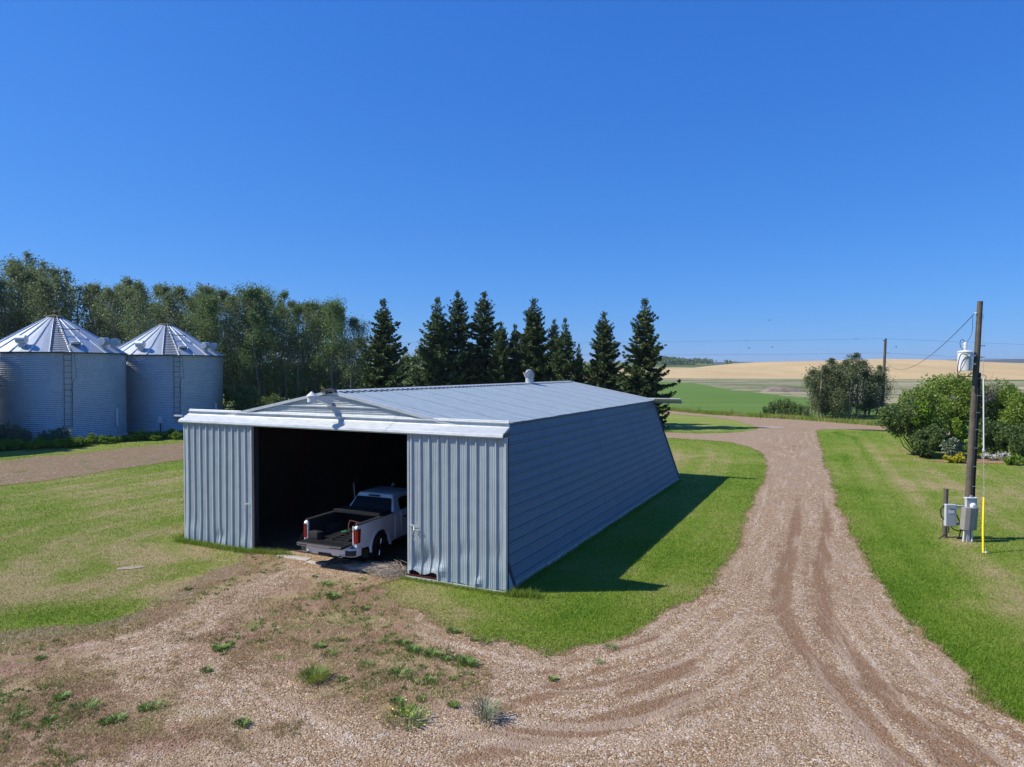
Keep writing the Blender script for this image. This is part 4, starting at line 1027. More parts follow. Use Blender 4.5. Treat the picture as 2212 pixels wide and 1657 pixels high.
def cards(P, D, Ln, Wd, rng, jit=.6):
    """one rhombus leaf card per point P, pointing along D"""
    n = len(P); D = D + rng.normal(0, jit, (n, 3)); D /= np.linalg.norm(D, axis=1)[:, None] + 1e-9
    S = np.cross(D, rng.normal(0, 1, (n, 3))); S /= np.linalg.norm(S, axis=1)[:, None] + 1e-9
    Ln = np.broadcast_to(Ln, n)[:, None] * rng.uniform(.7, 1.3, (n, 1)); Wd = np.broadcast_to(Wd, n)[:, None] * rng.uniform(.7, 1.3, (n, 1))
    V = np.stack([P, P + D * Ln * .45 + S * Wd * .5, P + D * Ln, P + D * Ln * .45 - S * Wd * .5], 1).reshape(-1, 3)
    return V, np.arange(n * 4).reshape(n, 4)

def bend(rng, a, b, n, amp):
    a, b = np.array(a, float), np.array(b, float); L = np.linalg.norm(b - a)
    return [tuple(a + (b - a) * i / n + (rng.normal(0, amp * L, 3) if 0 < i < n else 0)) for i in range(n + 1)]

def make_aspen(seed, H=13., cr=2.0, base=.32, n_leaf=3600, leafmat='aspen_leaf', bark='bark_pale', lean=.04, ls=.20, stems=1, sparse=0.0, spr=(.14, .12)):
    rng = np.random.default_rng(seed); root = empty('aspen_tree', (0, 0, 0)); mb = MB(); pts = []
    tw = MB()
    for st_ in range(stems):
        off = rng.normal(0, .5, 2) if stems > 1 else np.zeros(2); hh = H * (1 if st_ == 0 else rng.uniform(.7, .95))
        top = np.array([off[0] * 2.2 + rng.normal(0, lean * H), off[1] * 2.2 + rng.normal(0, lean * H), hh])
        tr_ = bend(rng, (off[0], off[1], -.1), top, 7, .012); rr = .045 + .0085 * hh
        mb.tube(tr_, [rr * (1 - .85 * i / 7) + .012 for i in range(8)], 6)
        tr = np.array(tr_); nl = int(20 / stems ** .5)
        for i in range(nl):
            t = base + (1 - base) * (i + rng.uniform(0, 1)) / nl; p = tr[0] + 0; j = min(int(t * 7), 6); p = tr[j] + (tr[j + 1] - tr[j]) * (t * 7 - j)
            az = rng.uniform(0, 2 * math.pi); prof = math.sin(math.pi * min(1, max(.05, (t - base) / (1 - base) * .86 + .16))) ** .7
            ln = cr * prof * rng.uniform(.65, 1.15) / stems ** .3; el = rng.uniform(.35, .95) + .35 * t
            d = np.array([math.cos(az) * math.cos(el), math.sin(az) * math.cos(el), math.sin(el)]); e = p + d * ln * 1.25
            q = bend(rng, p, e, 3, .05); mb.tube(q, [.035 * (1 - .6 * t) + .006, .02, .012, .006], 4, cap=False)
            q = np.array(q)
            for k2 in range(4):
                s = rng.uniform(.35, 1.0); b = q[0] + (q[-1] - q[0]) * s; d2 = d + rng.normal(0, .7, 3); d2 /= np.linalg.norm(d2); l2 = ln * rng.uniform(.25, .5) + .15
                tw.tube([tuple(b), tuple(b + d2 * l2)], [.010, .004], 3, cap=False)
                m = int(n_leaf / (nl * 4 * stems)) if rng.uniform() > sparse else int(n_leaf / (nl * 14 * stems))
                u = rng.uniform(.1, 1.15, (m, 1)); pts.append(b + d2 * l2 * u + rng.normal(0, spr[0] + spr[1] * ln, (m, 3)))
    P = np.concatenate(pts); P[:, 2] = np.maximum(P[:, 2], .3)
    V, F = cards(P, np.zeros_like(P) + (0, 0, -.2), ls, ls * .8, rng, 1.0)
    t_ = mb.build('trunk', M[bark], root, fixn=False); tw.build('twigs', M['twig'], root, fixn=False)
    mesh_np('crown', V, F, M[leafmat], root)
    return root

def make_spruce(seed, H=14., rmax=3.0, leafmat='spruce_leaf', dens=1.0, bare=.04, gap=0.0):
    rng = np.random.default_rng(seed); root = empty('spruce_tree', (0, 0, 0)); mb = MB()
    mb.tube([(0, 0, -.1), (.05, 0, H * .4), (0, .04, H * .8), (0, 0, H)], [.05 + .013 * H, .03 + .009 * H, .04, .01], 7)
    Ps, Ds, Ls, Ws = [], [], [], []
    z = bare * H + .2; lobes = rng.uniform(0, 6.28, 3)
    while z < H * .985:
        t = z / H; nb = rng.integers(4, 7) if t < .9 else 4; a0 = rng.uniform(0, 6.28)
        R0 = rmax * ((1 - t) ** .86) * (1 if t > .12 else .75 + t * 2) * (1 + .16 * math.sin(z * 2.3 + lobes[1])) + .03; R0 = min(R0, rmax * .70)
        for b in range(nb):
            if rng.uniform() < gap * (1 - t): continue
            az = a0 + b * 2 * math.pi / nb + rng.normal(0, .2); L = R0 * rng.uniform(.55, 1.2) * (1 + .10 * math.sin(az * 2 + z * .9 + lobes[0]))
            el = .55 * (t - .35) * 1.1 + rng.normal(0, .08) + (.55 if t > .93 else 0)
            dh = np.array([math.cos(az), math.sin(az), 0.]); n = max(int(L * 9 * dens), 3)
            s = np.sort(rng.uniform(.08, 1.0, n)); drop = -.22 * (1 - t) * L
            zc = z + L * s * math.tan(el) + drop * (np.sin(s * math.pi * .75)) + .18 * L * s ** 4
            C = dh[None] * (L * s)[:, None] + np.stack([0 * s, 0 * s, zc], 1)
            mb.tube([(0, 0, z), tuple(C[n // 2]), tuple(C[-1])], [.022 + .01 * L, .014, .005], 3, cap=False)
            side = np.array([-dh[1], dh[0], 0])
            for rep in range(3):
                sg = rng.choice([-1., 1.], n)[:, None]; wv = (.42 * (1.08 - s) * min(L, 2.2) * .55 + .10)
                if rep == 2: D = np.tile(dh * .5 + np.array([0, 0, -.9]), (n, 1)); ln = .26 + .22 * (1 - t) * rng.uniform(.4, 1, n)
                else: D = side[None] * sg * .9 + dh[None] * .75 + np.array([0, 0, -.22 + .15 * rep]); ln = (wv * 1.3 + .10) * (.35 + .65 * min(1, (1 - t) * 4))
                Ps.append(C + rng.normal(0, .03, (n, 3))); Ds.append(D); Ls.append(np.broadcast_to(ln, n)); Ws.append(np.broadcast_to(.10 + .11 * min(1, (1 - t) * 1.6), n))
                if rep < 2:      # second order twigs
                    Dn = D / np.linalg.norm(D, axis=1)[:, None]
                    Ps.append(C + Dn * (np.broadcast_to(ln, n) * .5)[:, None]); Ds.append(Dn + dh * .6 + np.array([0, 0, -.3])); Ls.append(np.broadcast_to(ln * .6, n)); Ws.append(np.full(n, .13))
        z += (.17 + .17 * (1 - t)) * rng.uniform(.6, 1.5)
    P = np.concatenate(Ps); D = np.concatenate(Ds); D /= np.linalg.norm(D, axis=1)[:, None]
    V, F = cards(P, D, np.concatenate(Ls), np.concatenate(Ws), rng, .22)
    mb.build('trunk', M['bark_dark'], root, fixn=False); mesh_np('crown', V, F, M[leafmat], root)
    return root

def make_shrub(name, seed, rx, ry, h, n, leafmat, ls=.10, z0=.1, clumps=26, bark='bark_dark', spiky=.0, stems=7, ox=0, oz=0, cr=.34):
    rng = np.random.default_rng(seed); root = empty(name, (0, 0, 0)); mb = MB(); pts = []; nr = []
    for i in range(clumps):
        u = rng.normal(0, 1, 3); u /= np.linalg.norm(u); r = rng.uniform(.35, .85) ** .6 * .86
        c = np.array([u[0] * rx * r + ox, u[1] * ry * r, (z0 + h) / 2 + u[2] * (h - z0) / 2 * r]); rad = cr * min(rx, ry, h / 2) * rng.uniform(.65, 1.25)
        c[0] -= ox * (1 - c[2] / h)
        m = int(n / clumps); v = rng.normal(0, 1, (m, 3)); v /= np.linalg.norm(v, axis=1)[:, None]; rr = rng.uniform(.3, 1.05, (m, 1)) ** .5 * rad
        if spiky: v[:, 2] = v[:, 2] * (1 + spiky)
        q = c + v * rr; pts.append(q); nr.append(v)
        if i < stems * 2: mb.tube(bend(rng, (rng.normal(0, .12), rng.normal(0, .12), 0), tuple(c), 3, .06), [.035 * h / 3, .025 * h / 3, .015, .006], 5, cap=False)
    P = np.concatenate(pts); N_ = np.concatenate(nr); P[:, 2] = np.maximum(P[:, 2], .06)
    V, F = cards(P, N_ * .5 + np.array([0, 0, .15]), ls, ls * .7, rng, .9)
    mb.build('stems', M[bark], root, fixn=False); mesh_np('foliage', V, F, M[leafmat], root)
    return root
def place(proto, first, loc, rz, sc_, name=None):
    o = proto if first else copy_tree(proto)
    o.location = loc; o.rotation_euler = (0, 0, rz); o.scale = sc_
    return o

# --- aspen grove on the left
rnd = random.Random(7)
prot = [make_aspen(101 + i, H=13, cr=(2.3, 2.7, 2.1, 2.6, 2.4, 2.4)[i], base=(.26, .20, .34, .22, .28, .18)[i], n_leaf=(6500, 8000, 4800, 8000, 5500, 8000)[i], ls=.15, leafmat=('aspen_leaf', 'aspen_leaf', 'aspen_leaf', 'aspen_leaf_green', 'aspen_leaf', 'aspen_leaf_green')[i],
                    sparse=(.1, 0, .35, .0, .3, .05)[i], stems=(1, 1, 2, 1, 1, 2)[i]) for i in range(6)]
topx = [-200, 0, 45, 75, 130, 160, 200, 250, 300, 350, 385, 405, 440, 500, 560, 610, 680, 715, 745, 765, 790, 900]
topy = [520, 538, 560, 590, 562, 600, 622, 600, 604, 614, 612, 640, 630, 618, 622, 632, 646, 652, 668, 690, 740, 760]
used = [False] * 6
spots = []
for i in range(27):                        # front row, edge of the grove
    px = -70 + i * 32.5 + rnd.uniform(-9, 9); spots.append((px, 84 + rnd.uniform(-2.5, 2.5) + (4 if px < 300 else 0) - .0 * i, 1.0, 0))
for i in range(22):
    px = -60 + i * 39 + rnd.uniform(-12, 12); spots.append((px, 91 + rnd.uniform(-2.5, 2.5), .97, 1))
for i in range(16):
    px = -60 + i * 52 + rnd.uniform(-16, 16); spots.append((px, 99 + rnd.uniform(-3, 3), .93, 2))
special = {}
for n_, (px, Y, f_, row) in enumerate(spots):
    px = min(px, 772 if row else 778)
    if px > 640: sp_ = [1, 3, 5, 1, 3][n_ % 5]
    elif px > 420: sp_ = [1, 3, 5, 0, 3, 1][n_ % 6]
    else: sp_ = [0, 2, 4, 1, 2, 0, 4][n_ % 7]
    yt = np.interp(px, topx, topy) + (rnd.uniform(-6, 26) if row == 0 else rnd.uniform(-4, 14))
    X = (px - 1105.5) / CAM_F * Y; Ht = CAM_H + (799 - yt) / CAM_F * Y
    s = Ht / 13.3; o = place(prot[sp_], not used[sp_], (X, Y, 0), rnd.uniform(0, 6.28), (s * rnd.uniform(.85, 1.05), s * rnd.uniform(.85, 1.05), s)); used[sp_] = True
    if px < 300: lab, g = 'tall aspen with grey green leaves and bare twigs in the grove behind the bins', 'aspens behind the grain bins'
    elif px < 460: lab, g = 'aspen with pale trunk and open crown in the grove behind the farther bin', 'aspens above the farther bin'
    else: lab, g = 'leafy aspen standing behind the front row in the green end of the grove', 'aspens right of the bins'
    if row == 0 and 460 <= px <= 745:
        fr = globals().get('fr', -1) + 1; lab = 'front row aspen right of the farther grain bin, %s from the left' % ['first', 'second', 'third', 'fourth', 'fifth', 'sixth', 'seventh', 'eighth', 'ninth', 'tenth', 'eleventh', 'twelfth'][min(fr, 11)]
    if row == 0 and px > 745: lab = 'last aspen at the right end of the grove, beside the leftmost spruce' if px > 770 else 'last but one aspen at the right end of the grove'; g = 'aspens at the end of the grove'
    tag(o, lab, 'tree', g)
# understory shrubs along the grove
us = make_shrub('shrub', 201, 2.0, 1.6, 3.4, 3600, 'dark_leaf', .17, clumps=30)
us2 = make_shrub('shrub', 202, 1.5, 1.3, 2.8, 2600, 'mid_leaf', .17, clumps=24)
items = [(us, 528, 74, 1.25, 'large round dark shrub standing just right of the farther grain bin'), (us, 585, 77, .95, 'dark shrub in the grove edge, between the round shrub and the light green saplings'),
         (us2, 622, 76, .9, 'light green shrub above the left slope of the shed gable'), (us2, 668, 78, 1.1, 'light green shrub right above the yard light'),
         (us, 705, 79, 1.0, 'dark shrub in the grove edge above the shed peak'), (us2, 742, 78, 1.05, 'light green shrub right of the shed peak, at the foot of the last aspens'),
         (us2, 795, 76, 1.1, 'light green shrub under the leftmost spruce'), (us, 860, 80, 1.1, 'dark shrub just right of the leftmost spruce'), (us2, 905, 82, 1.3, 'light green shrub in the gap between the leftmost spruce and the next one'),
         (us2, 1005, 82, 1.0, 'green shrub under the pair of tall spruces'), (us, 1075, 83, 1.1, 'dark shrub low between spruces, left of the turbine vent')]
f1 = {}
for pr, px, Y, s, lab in items:
    o = place(pr, id(pr) not in f1, ((px - 1105.5) / CAM_F * Y, Y, 0), rnd.uniform(0, 6), (s, s, s * rnd.uniform(.9, 1.15))); f1[id(pr)] = 1; tag(o, lab, 'shrub', 'shrubs along the tree belt')
# far low thicket seen between and under the trees
thick = make_shrub('thicket_shrub', 203, 3.6, 2.2, 7.2, 5000, 'dark_leaf', .36, clumps=26)
for i in range(22):
    px = -60 + i * 42 + rnd.uniform(-10, 10); Y = 104 + rnd.uniform(-3, 6)
    o = place(thick, i == 0, ((px - 1105.5) / CAM_F * Y, Y, 0), rnd.uniform(0, 6), (1, 1, rnd.uniform(.9, 1.3)))
    tag(o, 'dark thicket shrub in the shade behind the aspen trunks', 'shrub', 'thicket behind the aspen grove')

# --- spruce row behind the shed
sp = [make_spruce(301, 14, 4.3, dens=1.35), make_spruce(302, 14, 4.0, gap=.08, dens=1.3), make_spruce(303, 14, 4.0, 'spruce_leaf_light', dens=1.15, gap=.10, bare=.08), make_spruce(304, 14, 4.4, dens=1.4)]
sl_ = [(828, 646, 72, 0, 1.1, 'drooping spruce standing alone at the left end of the spruce row'),
       (945, 642, 75, 2, 1.15, 'open spruce with long lower boughs, second from the left in the row'),
       (988, 627, 77, 1, 1.0, 'tall narrow spruce whose crown touches the open spruce on its left'),
       (1046, 628, 79, 1, 1.1, 'tall grey green spruce in the middle of the row, tallest left of the turbine vent'),
       (1082, 692, 76, 3, .85, 'short dark blunt spruce just left of the turbine vent'),
       (1112, 700, 80, 0, .85, 'low dark spruce filling the gap behind the turbine vent'),
       (1152, 642, 77, 3, 1.0, 'dense tall spruce directly behind the turbine vent'),
       (1196, 688, 84, 1, .8, 'slim spruce with thin tip, right of the dense spruce behind the vent'),
       (1220, 686, 74, 2, .9, 'slim light green spruce right of the turbine vent'),
       (1250, 742, 76, 2, .65, 'smallest spruce, a thin young tree between two bigger ones'),
       (1303, 671, 74, 3, .95, 'broad dark spruce, second from the right end of the row'),
       (1392, 645, 69.5, 0, 1.02, 'large spruce at the right end of the row, beside the far end of the shed')]
us_ = {}
for px, yt, Y, v, wf, lab in sl_:
    Ht = CAM_H + (799 - yt) / CAM_F * Y; s = Ht / 14
    o = place(sp[v], v not in us_, ((px - 1105.5) / CAM_F * Y, Y, 0), rnd.uniform(0, 6.28), (s * wf, s * wf, s)); us_[v] = 1; tag(o, lab, 'spruce', 'spruces behind the shed')
bg_ = make_aspen(120, H=8, cr=2.6, base=.15, n_leaf=3800, leafmat='aspen_leaf_green', ls=.30)
for i, px in enumerate([880, 925, 1010, 1065, 1130, 1178, 1240, 1275, 1335]):
    Y = 104 + (i * 37 % 9); s = (.95, 1.0, .85, .95, .9, .9, .8, .78, .6)[i]
    tag(place(bg_, i == 0, ((px - 1105.5) / CAM_F * Y, Y, 0), i * 1.3, (s, s, s)), 'low green tree showing in the gaps behind the spruce row', 'tree', 'green trees behind the spruces')

# --- tree clump by the road on the right
bt = [make_aspen(131, H=8, cr=2.3, base=.02, n_leaf=8500, leafmat='clump_leaf', ls=.17, stems=3, spr=(.15, .15)), make_aspen(132, H=8, cr=2.2, base=.03, n_leaf=7500, leafmat='clump_leaf', ls=.17, stems=2, spr=(.15, .14))]
cl = [(1768, 790, 84, 0, 'leftmost leafy tree of the clump across the gravel road'), (1800, 777, 86, 1, 'tree with white trunk, second from the left in the clump across the road'),
      (1826, 778, 83, 0, 'dense middle tree of the clump across the road'), (1852, 766, 87, 1, 'tallest tree of the clump across the road, in front of the hay hill'),
      (1878, 780, 88, 0, 'leafy tree just left of the far utility pole'), (1902, 792, 90, 1, 'open crowned tree behind the far utility pole'), (1786, 802, 90, 0, 'lower tree at the back of the clump across the road')]
us_ = {}
for px, yt, Y, v, lab in cl:
    Ht = CAM_H + (799 - yt) / CAM_F * Y; s = Ht / 8.1
    tag(place(bt[v], v not in us_, ((px - 1105.5) / CAM_F * Y, Y, 0), rnd.uniform(0, 6), (s * 1.15, s * 1.15, s)), lab, 'tree', 'tree clump across the gravel road'); us_[v] = 1
def gx(px, Y): return (px - 1105.5) / CAM_F * Y
# roadside weeds and small shrubs in front of the crop
rw = make_shrub('roadside_shrub', 211, .95, .7, 2.1, 800, 'dark_leaf', .18, z0=.05, clumps=18, spiky=2.0, cr=.24)
for i, (px, Y, s, lab) in enumerate([(1666, 90, .85, 'leftmost dark bush at the crop edge beside the road'), (1683, 91, 1.0, 'dark bush second from the left at the crop edge'), (1701, 90, 1.05, 'dense dark bush third from the left at the crop edge'),
                                     (1713, 89, .9, 'dark bush fourth from the left at the crop edge'), (1727, 88, .75, 'small thin bush at the crop edge, left of the tree clump'), (1741, 87, .7, 'lowest bush at the crop edge, touching the tree clump'), (1652, 91, .55, 'tiny bush at the far left of the roadside bushes')]):
    tag(place(rw, i == 0, (gx(px, Y), Y, 0), i * 1.7, (s, s, s)), lab, 'bush', 'bushes at the crop edge')
# --- garden shrubbery on the right
def shr(name, seed, px, Y, s, lab, cat, **kw):
    o = make_shrub(name, seed, **kw); o.location = (gx(px, Y), Y, 0); o.scale = s; tag(o, lab, cat); return o
shr('lilac_bush', 221, 1985, 47.5, (1, 1, 1), 'dark leafy bush arching out over the lawn at the left of the shrubbery', 'bush', rx=2.2, ry=1.6, h=3.9, n=7500, leafmat='dark_leaf', ls=.16, z0=1.2, clumps=40, ox=-1.1)
shr('round_bush', 222, 2008, 46.0, (1, 1, 1), 'low dark round bush touching the lawn beneath the arching bush', 'bush', rx=1.35, ry=1.1, h=2.4, n=5200, leafmat='dark_leaf', ls=.14, z0=.1, clumps=26)
shr('lilac_bush', 223, 1990, 50.5, (1, 1, 1), 'mid green bush rising behind the arching dark bush', 'bush', rx=2.3, ry=1.8, h=5.0, n=9000, leafmat='mid_leaf', ls=.16, z0=1.0, clumps=40)
shr('elder_bush', 224, 1993, 46.6, (1, 1, 1), 'slim bright yellow green bush standing out against the dark bushes', 'bush', rx=.62, ry=.6, h=3.9, n=2200, leafmat='bright_leaf', ls=.16, z0=1.7, clumps=18, cr=.5)
shr('elder_tree', 225, 2060, 53, (1, 1, 1), 'largest light green bush with rounded top behind the near utility pole', 'bush', rx=3.0, ry=2.2, h=6.1, n=13000, leafmat='mid_leaf', ls=.18, z0=.8, clumps=52)
shr('elder_tree', 226, 2150, 53, (1, 1, 1), 'green bush right of the near utility pole with dead twigs on top', 'bush', rx=2.9, ry=2.0, h=5.3, n=12000, leafmat='mid_leaf', ls=.17, z0=.6, clumps=50)
shr('elder_tree', 227, 2225, 50, (1, 1, 1), 'dark green bush cut by the right picture edge', 'bush', rx=2.4, ry=1.9, h=4.6, n=9000, leafmat='mid_leaf', ls=.17, z0=.4, clumps=42)
shr('young_maple', 228, 2062, 46.8, (1, 1, 1), 'small bright green bush low in front of the shrubbery, left of the pole', 'bush', rx=1.0, ry=.8, h=2.7, n=3000, leafmat='bright_leaf', ls=.15, z0=.5, clumps=20)
shr('round_bush', 229, 2105, 45.5, (1, 1, 1), 'small yellow green bush at the foot of the shrubbery, just right of the pole', 'bush', rx=.6, ry=.6, h=1.7, n=1600, leafmat='bright_leaf', ls=.13, z0=.1, clumps=16)
shr('round_bush', 230, 2150, 47.5, (1, 1, 1), 'dark bush in the shade behind the flower bed', 'bush', rx=1.7, ry=1.2, h=2.6, n=5200, leafmat='dark_leaf', ls=.15, z0=.1, clumps=26)
shr('round_bush', 231, 2208, 46.0, (1, 1, 1), 'dark low bush at the right edge behind the flower bed', 'bush', rx=1.5, ry=1.2, h=2.4, n=4800, leafmat='dark_leaf', ls=.15, z0=.1, clumps=26)
shr('perennial', 232, 2066, 43.6, (1, 1, 1), 'low clump of yellow leaves at the left end of the flower bed', 'plant', rx=.85, ry=.4, h=.7, n=900, leafmat='yellow_leaf', ls=.14, z0=.0, clumps=14)
shr('perennial', 233, 2060, 44.6, (1, 1, 1), 'tall pale green grassy plant behind the yellow clump', 'plant', rx=.8, ry=.5, h=1.5, n=1500, leafmat='sage_leaf', ls=.18, z0=.1, clumps=14, spiky=1)
shr('perennial', 234, 2198, 42.6, (1, 1, 1), 'low broad leaved green plant at the right end of the flower bed', 'plant', rx=.9, ry=.45, h=.6, n=1000, leafmat='bright_leaf', ls=.15, z0=.0, clumps=14)
M['white_petal'] = m_leaf('white_flowers', [(.45, .45, .42), (.6, .6, .56), (.7, .7, .66)], .2)
shr('perennial', 235, 2150, 44.6, (1, 1, 1), 'clump of white flowers in the middle of the flower bed', 'plant', rx=1.5, ry=.3, h=.6, n=450, leafmat='white_petal', ls=.10, z0=.1, clumps=24)
dw = MB(); rg = np.random.default_rng(5)
for i in range(16):
    a = np.array([rg.normal(0, .35), rg.normal(0, .2), 3.6]); b = a + np.array([rg.normal(.2, .55), rg.normal(0, .4), rg.uniform(1.0, 2.2)]); dw.tube(bend(rg, a, b, 3, .06), [.03, .02, .012, .006], 4, cap=False)
    for j in range(4): c = a + (b - a) * rg.uniform(.4, 1); dw.tube([tuple(c), tuple(c + rg.normal(0, .28, 3) + (0, 0, .15))], [.010, .004], 3, cap=False)
dt_ = empty('dead_shrub', (gx(2130, 51.5), 51.5, 0), 0, 'bare dead twigs sticking out above the bush right of the near pole', 'dead shrub'); dw.tube([(0, 0, 0), (.1, 0, 1.8), (0, 0, 3.7)], [.08, .06, .04], 5); dw.build('twigs', M['twig'], dt_, fixn=False)
bed = sheet('flower_bed', lambda x, y: 1.0 - (((x - gx(2135, 44.2)) / 3.4) ** 2 + ((y - 44.3) / 1.0) ** 2) + .4 * fbm(x * 2, y * 2, 77), .02, m_plain('bare_bed_soil', (.27, .17, .10), .95, 0, .1, .3, 3, .6), np.arange(24, 38, .2), np.arange(41, 48, .15), {})
# weeds at the foot of the bins
sg = [make_shrub('sage_plant', 241, .75, .5, 1.5, 900, 'sage_leaf', .17, z0=.05, clumps=12, spiky=1.2, bark='twig'), make_shrub('weed_patch', 242, 1.3, .7, .75, 1000, 'bright_leaf', .17, z0=.0, clumps=16)]
us_ = {}
L_ab = [(0, 8, 53.6, 1.2, 'tall silvery weed at the left picture edge in front of the near bin'), (0, 32, 53.4, 1.1, 'tall silvery weed second from the left in front of the near bin'), (0, 55, 54.0, .85, 'silvery weed third from the left at the near bin'), (0, 92, 54.2, .75, 'low silvery weed under the bin ladder, left one'), (0, 112, 54.3, .8, 'low silvery weed fourth from the right at the near bin'),
        (0, 132, 54.4, .95, 'bushy silvery weed just left of the bottom of the bin ladder'), (0, 195, 55, .6, 'single silvery weed right of the near bin front')]
for v, px, Y, s, lab in L_ab:
    tag(place(sg[0], 0 not in us_, (gx(px, Y), Y, 0), px * .1, (s, s, s)), lab, 'weed', 'silvery weeds at the near bin'); us_[0] = 1
n_ = 0
for i in range(34):
    px = -20 + i * 13.5 + rnd.uniform(-5, 5); Y = np.interp(px, [0, 180, 230, 420], [51.6, 53.0, 56, 60.5]) + rnd.uniform(-1.2, 1.2)
    s = rnd.uniform(.55, 1.0); tag(place(sg[1], i == 0, (gx(px, Y), Y, 0), rnd.uniform(0, 6), (s, s, s)), 'low green weed patch at the foot of the grain bins', 'weed', 'green weeds at the foot of the bins')
# ================================================================== POLES AND SMALL THINGS
M['pole_wood'] = m_plain('creosoted_pole', (.105, .092, .072), .85, 0, .2, .4, 3, .5)
M['cable'] = m_plain('black_cable', (.02, .02, .022), .6, 0, .3, .1)
M['galv_small'] = m_plain('galvanised_fitting', (.45, .46, .47), .45, .5, .5, .1)
M['grey_box'] = m_plain('grey_enamel_box', (.42, .44, .46), .45, 0, .5, .08)
M['brown_box'] = m_plain('weathered_grey_cover', (.25, .235, .215), .5, .1, .5, .15, 3)
M['white_pipe'] = m_plain('pale_grey_conduit', (.55, .55, .55), .5, 0, .4, .08)
M['yellow_guard'] = m_plain('yellow_plastic_guard', (.85, .62, .015), .4, 0, .5, .05)
M['porcelain'] = m_plain('white_porcelain', (.75, .75, .74), .2, 0, .5, .05)
PB = Vector((16.10, 23.9, 0)); PT = Vector((16.52, 23.95, 8.42))
up = empty('utility_pole', PB, 0, 'near weathered wooden utility pole with cables down its side, on the right lawn', 'utility pole')
MB().tube([(0, 0, -.2), tuple((PT - PB) * .5), tuple(PT - PB)], [.130, .110, .088], 16).build('pole', M['pole_wood'], up)
ax = (PT - PB)
def on_pole(h, dx=0, dy=0): return ax * (h / ax.z) + Vector((dx, dy, 0))
for k_, dx in enumerate((.035, .085, .125)):
    MB().tube([on_pole(1.35, dx, -.155 + k_ * .012)] + [on_pole(h, dx * (1 - .25 * h / 6), -.155 + .006 * h + k_ * .012) for h in (2, 3, 4, 5)] + [on_pole(5.9, dx * .7, -.11)], .022, 6).build('riser_cable', M['cable'], up)
for h in (1.9, 2.6, 3.25, 3.9, 4.5, 5.1, 5.7):
    MB().tube([on_pole(h, -.0, -.175 + .008 * h), on_pole(h, .07, -.19 + .008 * h), on_pole(h, .15, -.165 + .008 * h)], .010, 5).build('cable_clamp', M['galv_small'], up)
for h in (6.45, 6.85): MB().tube([on_pole(h, .06, 0), on_pole(h, .26, 0)], .018, 6).lathe([(.03, -.01), (.03, .02)], 8, c=on_pole(h, .24, 0)).build('pole_bolt', M['galv_small'], up)
MB().tube([on_pole(5.75, .10, -.06)] + [on_pole(5.75, .10, -.06) + Vector((.10 + .12 * math.cos(a), -.02, -.02 + .10 * math.sin(a))) for a in [3.1 - i * .55 for i in range(12)]], .010, 5).build('cable_loop', M['cable'], up)
MB().tube([on_pole(8.0, -.1, 0), on_pole(8.0, -.16, 0)], .03, 8).build('insulator', M['porcelain'], up)
# transformer
tc_ = PB + on_pole(6.33, -.44, -.04)
tf = empty('transformer', tc_, 0, 'pale grey drum transformer hanging on the left side of the near pole', 'transformer')
MB().lathe([(.20, -.36), (.225, -.35), (.225, .28), (.24, .285), (.245, .31), (.20, .34), (.02, .37)], 32).build('tank', M['pale_grey'], tf, smooth='auto')
MB().lathe([(.05, .36), (.055, .42), (.075, .44), (.055, .46), (.08, .49), (.055, .51), (.08, .54), (.055, .56), (.07, .60), (.03, .64), (.0, .65)], 18).build('bushing', M['porcelain'], tf, smooth='auto')
for z in (.18, -.12): MB().bb(.20, .36, -.05, .05, z - .03, z + .03).build('bracket', M['pale_grey'], tf)
MB().bb(-.02, .03, -.26, -.22, .12, .20).bb(.11, .16, -.23, -.19, .18, .26).build('lug', M['pale_grey'], tf)
def cable(par, name, pts, r=.012, mat='cable'):
    P = [Vector(p) for p in pts]; out = []
    for i in range(len(P) - 1):
        p0_, p1_, p2_, p3_ = P[max(i - 1, 0)], P[i], P[i + 1], P[min(i + 2, len(P) - 1)]
        for j in range(6):
            t = j / 6; out.append(.5 * ((2 * p1_) + (-p0_ + p2_) * t + (2 * p0_ - 5 * p1_ + 4 * p2_ - p3_) * t * t + (-p0_ + 3 * p1_ - 3 * p2_ + p3_) * t ** 3))
    out.append(P[-1]); return MB().tube(out, r, 6).build(name, M[mat], par)
cable(tf, 'lead', [(0, 0, .62), (-.08, 0, .74), (-.17, 0, .68), (-.18, -.02, .50), (-.10, -.05, .38)], .010)
cable(tf, 'lead', [(.02, 0, .60), (.16, 0, .80), (.26, .02, 1.05), (.27, .03, 1.55)], .008)
cable(tf, 'lead', [(-.06, -.24, .18), (-.26, -.20, .22), (-.30, -.1, -.1), (-.30, -.1, -.48), (-.10, -.08, -.56), (.22, -.1, -.56)], .014)
cable(tf, 'lead', [(-.04, -.25, .16), (-.22, -.24, -.2), (-.27, -.1, -.45)], .012)
cable(tf, 'lead', [(.02, -.25, .15), (.0, -.26, -.2), (-.03, -.25, -.36)], .009)
